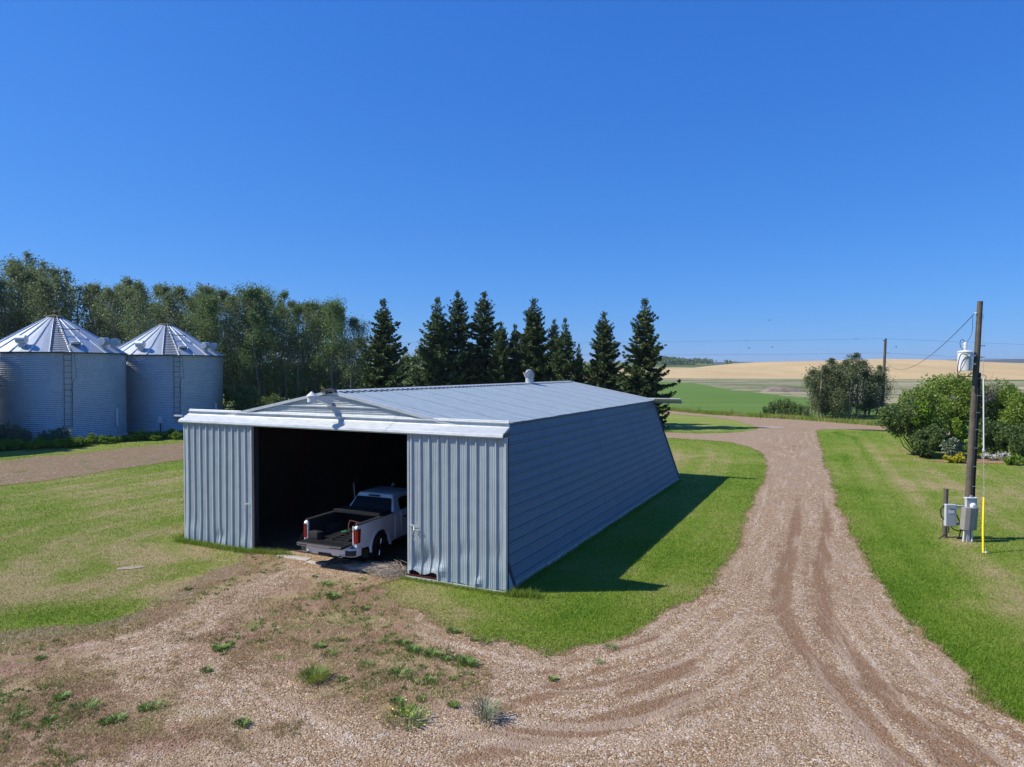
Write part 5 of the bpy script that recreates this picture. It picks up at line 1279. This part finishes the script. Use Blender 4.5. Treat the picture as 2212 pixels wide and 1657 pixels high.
# service wires sagging to the far pole
FP = Vector((gx(1905, 88), 88.0, 0)); FT = Vector((gx(1911, 88), 88.0, CAM_H + (799 - 734) / CAM_F * 88))
def sag(a, b, s, n=24): return [a + (b - a) * (i / n) - Vector((0, 0, s * 4 * (i / n) * (1 - i / n))) for i in range(n + 1)]
MB().tube(sag(PB + on_pole(8.0, -.16, 0), FT + Vector((0, 0, -2.6)), 1.6), .012, 5).build('overhead_wire', M['cable'])
o = bpy.data.objects['overhead_wire']; tag(o, 'thin wire running from the top of the near pole down towards the far pole', 'wire')
o = MB().tube(sag(PB + on_pole(5.85, -.16, 0), FT + Vector((0, 0, -3.4)), 1.7), .010, 5).build('overhead_wire', M['cable']); tag(o, 'lower thin wire leaving the near pole under the transformer', 'wire')
fp = empty('utility_pole', FP, 0, 'far bare wooden utility pole rising from the tree clump by the road', 'utility pole')
MB().tube([(0, 0, 0), tuple(FT - FP)], [.20, .15], 12).build('pole', M['pole_wood'], fp)
MB().bb(-.30, .05, -.05, .05, -.15, -.07).build('top_arm', M['cable'], fp).location = FT - FP
MB().lathe([(.09, 0), (.12, .10), (.04, .18)], 10).build('insulator', M['cable'], fp).location = FT - FP + Vector((.05, 0, 0))
MB().bb(0, .55, -.03, .03, -1.75, -1.70).build('neutral_arm', M['cable'], fp).location = FT - FP
for (za, lab) in ((.15, 'upper thin power line crossing the sky through the top of the far pole'), (-1.72, 'lower thin power line crossing the sky below the top of the far pole')):
    a = FT + Vector((.05, 0, za)); l_ = Vector((-62, 118, CAM_H + 5.2 + za)); r_ = Vector((118, 62, CAM_H - 1.5 + 2.2 + za))
    o = MB().tube(sag(l_, a, .55) + sag(a, r_, .5)[1:], .009, 4).build('power_line', M['cable']); tag(o, lab, 'wire')
# guy wire, porcelain break and yellow guard
ga = Vector((15.42, 22.0, 0)); gb = PB + on_pole(7.95, .1, -.05)
gw = empty('guy_wire', ga, 0, 'guy wire from the near pole to the ground with a bright yellow guard', 'guy wire')
def gp(t): return (gb - ga) * t
MB().tube([gp(0), gp(.5), gp(1)], .009, 5).build('wire', M['galv_small'], gw)
MB().tube([gp(.415), gp(.72)], .022, 8).build('fibre_rod', M['white_pipe'], gw)
MB().tube([gp(.405), gp(.412), gp(.42)], [.03, .05, .03], 8).build('rod_end', M['galv_small'], gw)
MB().tube([gp(.003) + Vector((-.03, 0, 0)), gp(.10) + Vector((-.035, 0, 0)), gp(.222)], .034, 12).build('guard', M['yellow_guard'], gw)
MB().tube([(.05, 0, -.05), (.05, 0, .22)], .012, 6).lathe([(.05, .0), (.06, .05), (.03, .08)], 8, c=(.05, -.02, 0)).build('anchor', M['galv_small'], gw)
# meter, cover and conduits on the pole foot
mt = empty('meter_box', PB + Vector((-.02, -.20, 0)), 0, 'pale grey electric meter box with round glass meter on the near pole', 'meter box')
MB().bb(-.17, .20, -.10, .03, 1.02, 1.50).build('box', M['grey_box'], mt, bevel=.015)
MB().bb(-.19, .22, -.12, .05, 1.49, 1.53).build('top', M['pale_grey'], mt, bevel=.008)
MB().lathe([(.10, 0), (.10, .06), (.07, .10), (0, .11)], 24, m=Matrix.Rotation(R(90), 3, 'X'), c=(.04, -.10, 1.25)).build('meter', M['porcelain'], mt, smooth='auto')
MB().bb(.0, .06, -.06, .0, 1.53, 1.60).build('conduit_hub', M['galv_small'], mt)
cv = empty('breaker_cover', PB + Vector((-.12, -.32, 0)), 0, 'brownish grey rounded steel cover hanging below the meter on the near pole', 'cover')
mb = MB(); mb.loft([[(-.24 + dx, -.02, z), (-.22 + dx, -.12, z), (-.08 + dx, -.17, z), (.10 + dx, -.17, z), (.22 + dx, -.12, z), (.24 + dx, -.02, z), (.24 + dx, .10, z), (-.24 + dx, .10, z)] for z, dx in ((.42, -.03), (1.20, .03))]); mb.build('cover_shell', M['brown_box'], cv, bevel=.01)
for i, dx in enumerate((-.17, -.07, -.01, .09)):
    MB().tube([(dx, -.02, .45), (dx - .05 + .01 * i, -.04 - .02 * (i % 2), -.05)], .034 if i != 1 else .022, 10).build('conduit', M['white_pipe'], cv)
mp = empty('meter_post', (15.50, 24.15, 0), 0, 'short dark wooden post left of the near pole carrying the disconnect box', 'post')
MB().tube([(0, 0, -.1), (.03, 0, 1.75)], [.085, .075], 12).build('post', M['pole_wood'], mp)
for z, mtl in ((1.12, 'pale_grey'), (.52, 'white_pipe')): MB().bb(.02, .62, -.14, -.08, z - .05, z + .05).build('crossbar', M[mtl], mp)
db = empty('disconnect_box', (15.56, 23.98, 0), R(-4), 'pale grey disconnect box with white label on the short post', 'electric box')
MB().bb(-.20, .17, -.14, .02, .46, 1.24).build('box', M['grey_box'], db, bevel=.02)
MB().bb(-.10, .08, -.146, -.14, .93, 1.05).build('label_plate', M['porcelain'], db); MB().bb(-.08, .08, -.150, -.141, 1.07, 1.095).build('latch', M['dark_metal'], db)
cable(db, 'cable', [(-.18, -.02, 1.20), (-.30, 0, 1.05), (-.28, 0, .80), (-.21, -.02, .70)], .022)
cable(db, 'cable', [(.15, -.02, 1.0), (.28, -.05, .70), (.36, -.05, .40), (.30, -.06, .1), (.25, 0, -.05)], .02)
cable(db, 'cable', [(-.05, -.05, .46), (-.1, -.1, .25), (-.3, -.1, .1), (-.45, -.1, -.02)], .02)
cable(db, 'cable', [(.02, -.05, .46), (.12, -.05, .34), (.30, -.1, .30), (.42, -.12, .36)], .018)
# dirt pile in the marsh, roadside marker posts, slab, puddle
mbp = []
X, Y = np.meshgrid(np.linspace(-1, 1, 46), np.linspace(-1, 1, 22)); hh = np.clip(1 - (X ** 2 + Y ** 2), 0, 1) ** .75 * (1.15 - .55 * (X + 1) / 2) + .35 * fbm(X * 3.5 + 5, Y * 3 + 2, 61) * np.clip(1.1 - X ** 2 - Y ** 2, 0, 1)
hh = np.maximum(hh, 0) * 1.55; idx = np.arange(46 * 22).reshape(22, 46)
M['pile'] = m_simple_ground('grey_earth', [(.35, (.12, .095, .075)), (.5, (.20, .165, .135)), (.68, (.29, .245, .205))], .8, sc2=4, bump=.8)
o = mesh_np('earth_pile', np.stack([X.ravel() * 6.0, Y.ravel() * 3.2, hh.ravel() - .02], 1), np.stack([idx[:-1, :-1].ravel(), idx[:-1, 1:].ravel(), idx[1:, 1:].ravel(), idx[1:, :-1].ravel()], 1), M['pile'], smooth=False)
o.location = (gx(1697, 184), 186, .03); tag(o, 'long low heap of grey brown earth in the dry marsh beyond the crop', 'earth pile')
for px, py, lab in ((1642, 904, 'small marker post by the road near the crop bushes'), (1509, 893, 'small marker post by the road near the right spruce'), (1580, 898, 'small marker post by the road between the two others')):
    x, y = G(px, py); t = empty('marker_post', (x, y, 0), 0, lab, 'post', 'marker posts along the road'); MB().tube([(0, 0, 0), (.02, 0, .9)], .05, 6).build('post', M['pole_wood'], t)
x, y = G(281, 1227); o = MB().prism([(-.38, -.10), (.1, -.16), (.40, -.06), (.3, .13), (-.15, .16), (-.36, .08)], 'z', .0, .02).build('stone_slab', m_plain('weathered_slab', (.30, .25, .20), .9, 0, .1, .3, 4), None, bevel=.01); o.location = (x, y, .0); o.rotation_euler.z = .35; tag(o, 'flat pale stone slab lying in the dry grass left of the shed', 'slab')
k = NM('wet_puddle'); k.pbr((.46, .40, .36), .45, 0, .4); M['puddle'] = k.m
x0_, y0_ = G(1664, 923); sheet('puddle', lambda x, y: 1 - (((x - x0_) / 1.2) ** 2 + ((y - y0_) / .45) ** 2) + .8 * fbm(x, y, 3), .03, M['puddle'], np.arange(x0_ - 3, x0_ + 3, .15), np.arange(y0_ - 2, y0_ + 2, .12), {})
# birds
M['bird'] = m_plain('dark_bird', (.03, .028, .026), .7)
bd = empty('bird', (0, 0, 0)); MB().lathe([(.0, -.13), (.03, -.10), (.045, -.02), (.035, .06), (.015, .12), (0, .15)], 8, m=Matrix.Rotation(R(80), 3, 'Y')).build('body', M['bird'], bd)
for s in (1, -1): MB().loft([[(-.05, s * .02, .01), (.06, s * .02, .01), (.06, s * .02, .02), (-.05, s * .02, .02)], [(-.06, s * .2, .08), (.0, s * .2, .08), (.0, s * .2, .09), (-.06, s * .2, .09)], [(-.09, s * .34, .03), (-.06, s * .34, .03), (-.06, s * .34, .04), (-.09, s * .34, .04)]]).build('wing', M['bird'], bd)
for i, (px, py, lab) in enumerate(((1661, 692, 'highest small dark bird in the sky above the hay hill'), (1611, 737, 'small dark bird left, on the level of the power line'), (1617, 752, 'lowest small dark bird on the left above the hay hill'), (1667, 750, 'small dark bird above the middle of the hay hill'), (1847, 733, 'small dark bird near the power line left of the far pole'), (1934, 750, 'small dark bird just right of the far pole'))):
    b = bd if i == 0 else copy_tree(bd); Yb = 55; b.location = (gx(px, Yb), Yb, CAM_H + (799 - py) / CAM_F * Yb); b.rotation_euler = (.2, .1 * i, i * 1.1); b.scale = (.55, .55, .55); tag(b, lab, 'bird', 'birds in the sky')
# ================================================================== GRASS, STONES, WEEDS
rng = np.random.default_rng(99)
def shed_d(x, y):       # positive inside the shed footprint
    dx, dy = x - p0[0], y - p0[1]; lx = dx * UX + dy * UY; ly = dx * VX + dy * VY
    return np.minimum(np.minimum(lx + W_ + .05, .05 - lx), np.minimum(ly + .42, L_ - ly)), lx, ly
def scatter(n, y0, y1, power, xpad=1.0, rr=rng):
    u = rr.uniform(0, 1, n); a = 1 - power + 1
    Y = (y0 ** a + u * (y1 ** a - y0 ** a)) ** (1 / a) if abs(a) > 1e-6 else y0 * (y1 / y0) ** u
    X = rr.uniform(-1, 1, n) * (.77 * Y + xpad); return X, Y
def blades(X, Y, h, wd, lean, rr=rng, z0=0.0):
    n = len(X); az = rr.uniform(0, 2 * math.pi, n); la = rr.uniform(0, 2 * math.pi, n); ll = np.abs(rr.normal(0, lean, n)) * h
    c, s = np.cos(az) * wd / 2, np.sin(az) * wd / 2
    A = np.stack([X - c, Y - s, np.full(n, z0)], 1); B = np.stack([X + c, Y + s, np.full(n, z0)], 1)
    T = np.stack([X + ll * np.cos(la), Y + ll * np.sin(la), z0 + h * rr.uniform(.7, 1.1, n)], 1)
    V = np.stack([A, B, T], 1).reshape(-1, 3); return V, np.arange(n * 3).reshape(n, 3)
def m_blade(name, stops, trans=.3):
    k = NM(name); r = k.island(); d = k.attr('dry'); co = k.coord(); b = k.noise(co, .28, 4, .6); b2 = k.noise(co, 1.3, 4, .65)
    f = k.math('ADD', k.math('MULTIPLY', b, .55), k.math('MULTIPLY', b2, .42)); f = k.math('ADD', f, k.math('MULTIPLY', r, .30)); f = k.math('ADD', f, k.math('MULTIPLY', d, .38))
    c = k.ramp(f, stops); p = k.pbr(c, .55, 0, .25); t = k.n('BsdfTranslucent'); k.l(c, t.inputs[0]); m = k.n('MixShader'); m.inputs[0].default_value = trans
    k.l(p.outputs[0], m.inputs[1]); k.l(t.outputs[0], m.inputs[2]); k.l(m.outputs[0], k.out.inputs[0]); return k.m
M['blade'] = m_blade('grass_blades', [(.28, (.10, .205, .010)), (.54, (.18, .275, .026)), (.76, (.26, .31, .062)), (.90, (.38, .35, .135)), (1.0, (.46, .38, .20))])
M['dryblade'] = m_blade('dry_grass_blades', [(.3, (.10, .15, .03)), (.45, (.30, .22, .10)), (.7, (.40, .30, .15)), (1.0, (.50, .40, .23))])
X, Y = scatter(1150000, 11, 66, 2.35, 9.0)
sdv, lx, ly = shed_d(X, Y)
fd = f_drive(X, Y)
ok = (sdv < 0) & (fd < .12) & (f_lawn(X, Y) > 0) & (f_track(X, Y) < 0) & ((((X - gx(2135, 44.2)) / 3.4) ** 2 + ((Y - 44.3) / 1.0) ** 2) > 1)
X, Y, fd = X[ok], Y[ok], fd[ok]; dr_ = a_dry(X, Y)
ok2 = rng.uniform(0, 1, len(X)) > a_bare(X, Y) * .9
X, Y, fd, dr_ = X[ok2], Y[ok2], fd[ok2], dr_[ok2]
h = (.035 + .02 * rng.uniform(0, 1, len(X))) * (1 - .3 * np.clip(dr_, 0, 1)) + .05 * np.exp(-np.abs(fd) / .25) * rng.uniform(0, 1, len(X)) + .02 * np.clip(-dr_, 0, 1)
parts = [blades(X, Y, h, .006 + .00062 * Y, .7)]; dd_ = [np.repeat(dr_, 3)]
# long uncut grass along the walls, the doors and the pole feet
for (xa, ya, xb, yb, n, hh) in ((.12, -.1, .12, L_, 5000, .12), (-W_ - .1, -.55, -9.2, -.55, 3200, .17), (-3.4, -.55, .3, -.55, 1500, .10), (.1, -.5, .9, -.35, 700, .22), (-9.3, -.5, -8.0, -.2, 800, .2), (-W_ - .3, -.4, -W_ - .1, 3, 1200, .22)):
    t = rng.uniform(0, 1, n); sx = xa + (xb - xa) * t + rng.normal(0, .09, n); sy = ya + (yb - ya) * t + rng.normal(0, .08, n)
    if xa == .12: sx = np.abs(sx)
    wx, wy = p0[0] + UX * sx + VX * sy, p0[1] + UY * sx + VY * sy
    V, F = blades(wx, wy, hh * rng.uniform(.4, 1.2, n), np.full(n, .018), .5); parts.append((V, F)); dd_.append(np.full(n * 3, -.15))
def join(parts):
    Vs, Fs, o = [], [], 0
    for V, F in parts: Vs.append(V); Fs.append(F + o); o += len(V)
    return np.concatenate(Vs), np.concatenate(Fs)
V, F = join(parts); tag(mesh_np('grass', V, F, M['blade'], attrs={'dry': np.concatenate(dd_)}), 'mown green grass with drier patches covering the lawns around the shed', 'grass', kind='stuff')
# dry tufts and thin green blades among the gravel
X, Y = scatter(600000, 9.5, 30, 2.3, 5.0); wd_ = a_weedy(X, Y); fd = f_drive(X, Y); sdv, lx, ly = shed_d(X, Y)
pn = fbm(X * 1.6, Y * 1.6, 71) + .5 * fbm(X * 6, Y * 6, 73)
ok = (fd > 0) & (sdv < .1) & (wd_ > .12) & (pn + .62 * wd_ > .40 + rng.uniform(-.06, .06, len(X))); X, Y = X[ok], Y[ok]
V, F = blades(X, Y, .07 * rng.uniform(.3, 1.2, len(X)), .006 + .0005 * Y, 1.1, z0=.012)
gd = np.repeat(fbm(X * .9, Y * .9, 75) * 2.2 + .15, 3)
tag(mesh_np('dry_grass', V, F, M['dryblade'], attrs={'dry': gd}), 'thin brown and green grass growing through the gravel in front of the shed', 'dry grass', kind='stuff')
# loose stones
def m_stone():
    k = NM('loose_gravel_stones'); c = k.ramp(k.island(), [(0, (.13, .083, .05)), (.3, (.29, .19, .115)), (.6, (.40, .285, .175)), (.85, (.54, .42, .285)), (1, (.74, .64, .50))]); k.pbr(c, .85, 0, .2); return k.m
X, Y = scatter(210000, 9.3, 34, 2.4, 5.0); fd = f_drive(X, Y); tk = a_track(X, Y); sdv, lx, ly = shed_d(X, Y)
ok = (fd > -.15) & (sdv < -.1) & (rng.uniform(0, 1, len(X)) > tk * .9) & (rng.uniform(0, 1, len(X)) > .45 * a_weedy(X, Y)) & (fbm(X * 1.1, Y * 1.1, 81) > -.22); X, Y = X[ok], Y[ok]; n = len(X)
O = np.array([[1, 0, 0], [-1, 0, 0], [0, 1, 0], [0, -1, 0], [0, 0, 1], [0, 0, -1]], float); OF = np.array([[0, 2, 4], [2, 1, 4], [1, 3, 4], [3, 0, 4], [2, 0, 5], [1, 2, 5], [3, 1, 5], [0, 3, 5]])
r = (.006 + .0105 * rng.uniform(0, 1, n) ** 3.0) * (.8 + Y / 40); Vv = O[None] * r[:, None, None] * rng.uniform(.6, 1.35, (n, 6, 1)) + rng.normal(0, .2, (n, 6, 3)) * r[:, None, None]
a = rng.uniform(0, 6.28, n); ca, sa = np.cos(a)[:, None], np.sin(a)[:, None]
Vx = Vv[:, :, 0] * ca - Vv[:, :, 1] * sa + X[:, None]; Vy = Vv[:, :, 0] * sa + Vv[:, :, 1] * ca + Y[:, None]; Vz = Vv[:, :, 2] * .75 + .012 + r[:, None] * .3
V = np.stack([Vx, Vy, Vz], 2).reshape(-1, 3); F = (OF[None] + (np.arange(n) * 6)[:, None, None]).reshape(-1, 3)
tag(mesh_np('gravel_stones', V, F, m_stone()), 'loose reddish and pale gravel stones lying on the driveway', 'gravel', kind='stuff')

# countable weed clumps in the gravel
def make_clump(seed, n, h, r, wd, mat, name='weed_clump', flat=.6):
    rg = np.random.default_rng(seed); az = rg.uniform(0, 6.28, n); q = rg.uniform(0, 1, n) ** .7 * r; X0, Y0 = q * np.cos(az), q * np.sin(az)
    out = np.stack([np.cos(az), np.sin(az)], 1); L = h * rg.uniform(.5, 1.2, n); sp = flat * rg.uniform(.3, 1.3, n)
    s = np.stack([-out[:, 1], out[:, 0]], 1) * wd / 2
    b = np.stack([X0, Y0, 0 * X0], 1); m = b + np.concatenate([out * (L * sp * .45)[:, None], (L * .62)[:, None]], 1); t = b + np.concatenate([out * (L * sp * 1.15)[:, None], (L * .80)[:, None]], 1)
    s3 = np.concatenate([s, 0 * s[:, :1]], 1)
    V = np.stack([b, m - s3, t, m + s3], 1).reshape(-1, 3); return mesh_np(name, V, np.arange(n * 4).reshape(n, 4), M[mat])
M['weed_leaf'] = m_leaf('weed_leaves', [(.06, .13, .018), (.11, .22, .03), (.19, .31, .05)], .3, .5)
Z1 = lambda u, v: G((.6452 * u) / 1.8525, (2000 + .6452 * v) / 1.8525)
Z2b = lambda u, v: G((1400 + .633 * u) / 1.8525, (2200 + .633 * v) / 1.8525)
cl_ = [(Z1(250, 990), 1.0), (Z1(375, 1235), 1.1), (Z1(535, 1305), 1.1), (Z1(300, 1375), .9), (Z1(1355, 930), 1.1), (Z1(1420, 900), .9), (Z1(1280, 1065), .8), (Z1(1970, 915), .8), (Z1(2045, 965), 1.0), (Z1(1505, 1400), .9),
       (Z1(1630, 455), .7), (Z1(2020, 530), 1.2), (Z1(2060, 610), 1.1), (Z1(1165, 555), .8), (Z1(120, 1345), .7), (Z1(1950, 480), .8), (Z1(900, 1300), 1.0), (Z1(960, 1290), .8), (Z1(650, 1390), 1.0), (Z1(730, 1370), 1.0),
       (Z2b(240, 590), 1.0), (Z2b(330, 600), 1.1), (Z2b(400, 640), 1.0), (Z2b(460, 655), 1.1), (Z2b(520, 675), 1.1), (Z2b(600, 700), 1.1), (Z2b(680, 712), 1.2), (Z2b(745, 730), 1.1),
       (Z2b(460, 745), .7), (Z2b(300, 800), 1.3), (Z2b(490, 835), 1.1), (Z2b(640, 825), .6), (Z2b(100, 735), .7), (Z2b(450, 955), .7), (Z2b(120, 150), .8), (Z2b(80, 190), .9), (Z2b(90, 380), .8),
       (Z2b(1280, 825), .6), (Z2b(1650, 625), .9), (Z2b(650, 525), .9), (Z2b(780, 575), 1.0), (Z2b(860, 590), .8), (Z2b(300, 975), .8), (Z2b(650, 990), 1.0), (Z2b(1570, 715), .5)]
cp = [make_clump(501, 150, .15, .17, .022, 'weed_leaf'), make_clump(502, 100, .12, .13, .028, 'weed_leaf', flat=.9), make_clump(503, 220, .11, .26, .016, 'weed_leaf')]
us_ = set()
for i, ((x, y), s) in enumerate(cl_):
    v = i % 3; o = cp[v] if v not in us_ else cp[v].copy()
    if v in us_: col.objects.link(o)
    us_.add(v); o.location = (x, y, .012); o.rotation_euler.z = i * 1.9; s *= .55 + .35 * ((i * 7) % 5) / 4; o.scale = (s, s * 1.15, s * .8)
    if 20 <= i <= 27: lab, g = 'weed clump in the dense row of green weeds left of the lawn tip', 'row of weed clumps in the gravel'
    elif i in (34, 35, 10, 11, 12, 15): lab, g = 'small green weed clump in the gravel close to the shed opening', 'weed clumps by the shed opening'
    else: lab, g = 'scattered green weed clump in the weedy gravel in front of the shed', 'scattered weed clumps in the gravel'
    tag(o, lab, 'weed', g)
x, y = Z1(1945, 1115); o = make_clump(510, 420, .20, .26, .012, 'mid_leaf', 'grass_tuft', .9); o.location = (x, y, .01); tag(o, 'bright green tuft of long grass in the gravel, left of the yellow flowers', 'grass tuft')
x, y = Z2b(860, 1075); o = make_clump(511, 160, .34, .16, .014, 'sage_leaf', 'spiky_weed', .8); o.location = (x, y, .01); tag(o, 'pale spiky weed standing alone in the gravel near the bottom centre', 'weed')
x, y = Z2b(370, 1080); fw = empty('flowering_weed', (x, y, .01), 0, 'low weed with tiny yellow flowers in the gravel near the bottom centre', 'weed')
c = make_clump(512, 260, .12, .36, .020, 'weed_leaf', 'foliage', .9); c.parent = fw
rg = np.random.default_rng(8); P = np.stack([rg.normal(0, .22, 46), rg.normal(0, .18, 46), rg.uniform(.10, .17, 46)], 1); V, F = cards(P, np.tile([0, 0, 1.], (46, 1)), .035, .03, rg, 1.2)
c = mesh_np('flowers', V, F, m_plain('yellow_petals', (.75, .62, .02), .5)); c.parent = fw
# dead weeds heaped against the right door
rg = np.random.default_rng(12); mb = MB()
for i in range(420):
    sx = -3.3 - abs(rg.normal(0, .75)); sy = -.25 + rg.normal(0, .22); ln = rg.uniform(.25, .9); az = rg.normal(3.1, .8); x, y = S2W(sx, sy); e = (x + ln * math.cos(az) * .9, y + ln * math.sin(az) * .5, rg.uniform(.02, .34) * max(0, 1 - abs(sx + 3.5) / 2.0))
    m_ = ((x + e[0]) / 2 + rg.normal(0, .05), (y + e[1]) / 2 + rg.normal(0, .05), .06 + rg.uniform(0, .22) * max(.1, 1 - abs(sx + 3.5) / 2)); mb.tube([(x, y, .03), m_, e], [.006, .005, .003], 3, cap=False)
hx_, hy_ = S2W(-3.7, -.3); M['straw'] = m_plain('dead_weed_stems', (.40, .33, .25), .85, 0, .2, .35, 9)
o = mb.build('dead_weed_heap', M['straw'], fixn=False); tag(o, 'heap of dead pale weed stems lying against the left edge of the right door', 'dead weeds')

# rough verge between the county road and the crop
rg = np.random.default_rng(31); n = 26000; seg = rg.integers(0, len(road_top) - 1, n); t = rg.uniform(0, 1, n); RT = np.array(road_top); P = RT[seg] * (1 - t)[:, None] + RT[seg + 1] * t[:, None]
P[:, 1] += rg.uniform(.2, 3.2, n) + np.abs(rg.normal(0, .6, n)); P[:, 0] += rg.normal(0, .5, n)
V, F = blades(P[:, 0], P[:, 1], rg.uniform(.15, .65, n) * (1 + .5 * fbm(P[:, 0] * .4, P[:, 1] * .4, 5)), np.full(n, .06), .35, rg)
tag(mesh_np('verge_grass', V, F, M['blade'], attrs={'dry': np.repeat(.15 + 1.2 * fbm(P[:, 0] * .5, P[:, 1] * .5, 8), 3)}), 'rough uncut grass along the far side of the gravel road', 'verge grass', kind='stuff')

# seedlings and flat weeds spread through the weedy gravel
rg = np.random.default_rng(41); X, Y = scatter(5200, 10, 27, 2.0, rr=rg); wd_ = a_weedy(X, Y); sdv, lx, ly = shed_d(X, Y)
ok = (f_drive(X, Y) > .1) & (sdv < -.1) & (wd_ + 1.6 * fbm(X * .45, Y * .45, 111) > .62); X, Y = X[ok], Y[ok]; m = 14
cxx, cyy = np.repeat(X, m), np.repeat(Y, m); n = len(cxx); rr_ = np.repeat(rg.uniform(.02, .13, len(X)), m); a = rg.uniform(0, 6.28, n); q = rg.uniform(0, 1, n) ** .6
V, F = blades(cxx + rr_ * q * np.cos(a), cyy + rr_ * q * np.sin(a), .02 + rr_ * rg.uniform(.3, .8, n), np.full(n, .022), 1.0, rg, .012)
tag(mesh_np('weed_seedlings', V, F, M['weed_leaf']), 'tiny green weeds and seedlings spread through the gravel in front of the shed', 'weeds', kind='stuff')
# wood on the far green hill
n = 5200; px = rg.uniform(1395, 1532, n); Yt = rg.uniform(1250, 1480, n); Xt = (px - 1105.5) / CAM_F * 1400 + rg.normal(0, 6, n)
dn_ = fbm(Xt / 60, Yt / 90, 121) > -.06 + .10 * (Yt < 1380); Xt, Yt = Xt[dn_], Yt[dn_]; Zt = h2(Xt, Yt) + rg.uniform(0, 1, len(Xt)) ** .7 * 9
V, F = cards(np.stack([Xt, Yt, Zt], 1), np.zeros((len(Xt), 3)) + (0, 0, .5), 4.5, 4.0, rg, .8)
tag(mesh_np('far_woodland', V, F, M['dark_leaf']), 'dark wood on the far green hill left of the hay field', 'woodland', kind='stuff')
# ------------------------------------------------------------------ haze: the air over the whole scene
me = bpy.data.meshes.new('haze'); hm = MB().bb(-9500, 9500, -400, 15000, -1.2, 112); me.from_pydata(hm.v, [], hm.f)
bm = bmesh.new(); bm.from_mesh(me); bmesh.ops.recalc_face_normals(bm, faces=bm.faces); bm.to_mesh(me); bm.free()
k = NM('haze'); pv = k.n('VolumePrincipled'); pv.inputs['Color'].default_value = (.75, .85, 1, 1); pv.inputs['Density'].default_value = .00010; pv.inputs['Anisotropy'].default_value = .2
k.l(pv.outputs[0], k.out.inputs['Volume']); me.materials.append(k.m)
ho = bpy.data.objects.new('haze', me); col.objects.link(ho); tag(ho, 'thin blue haze fading the far hills', 'haze', kind='stuff')
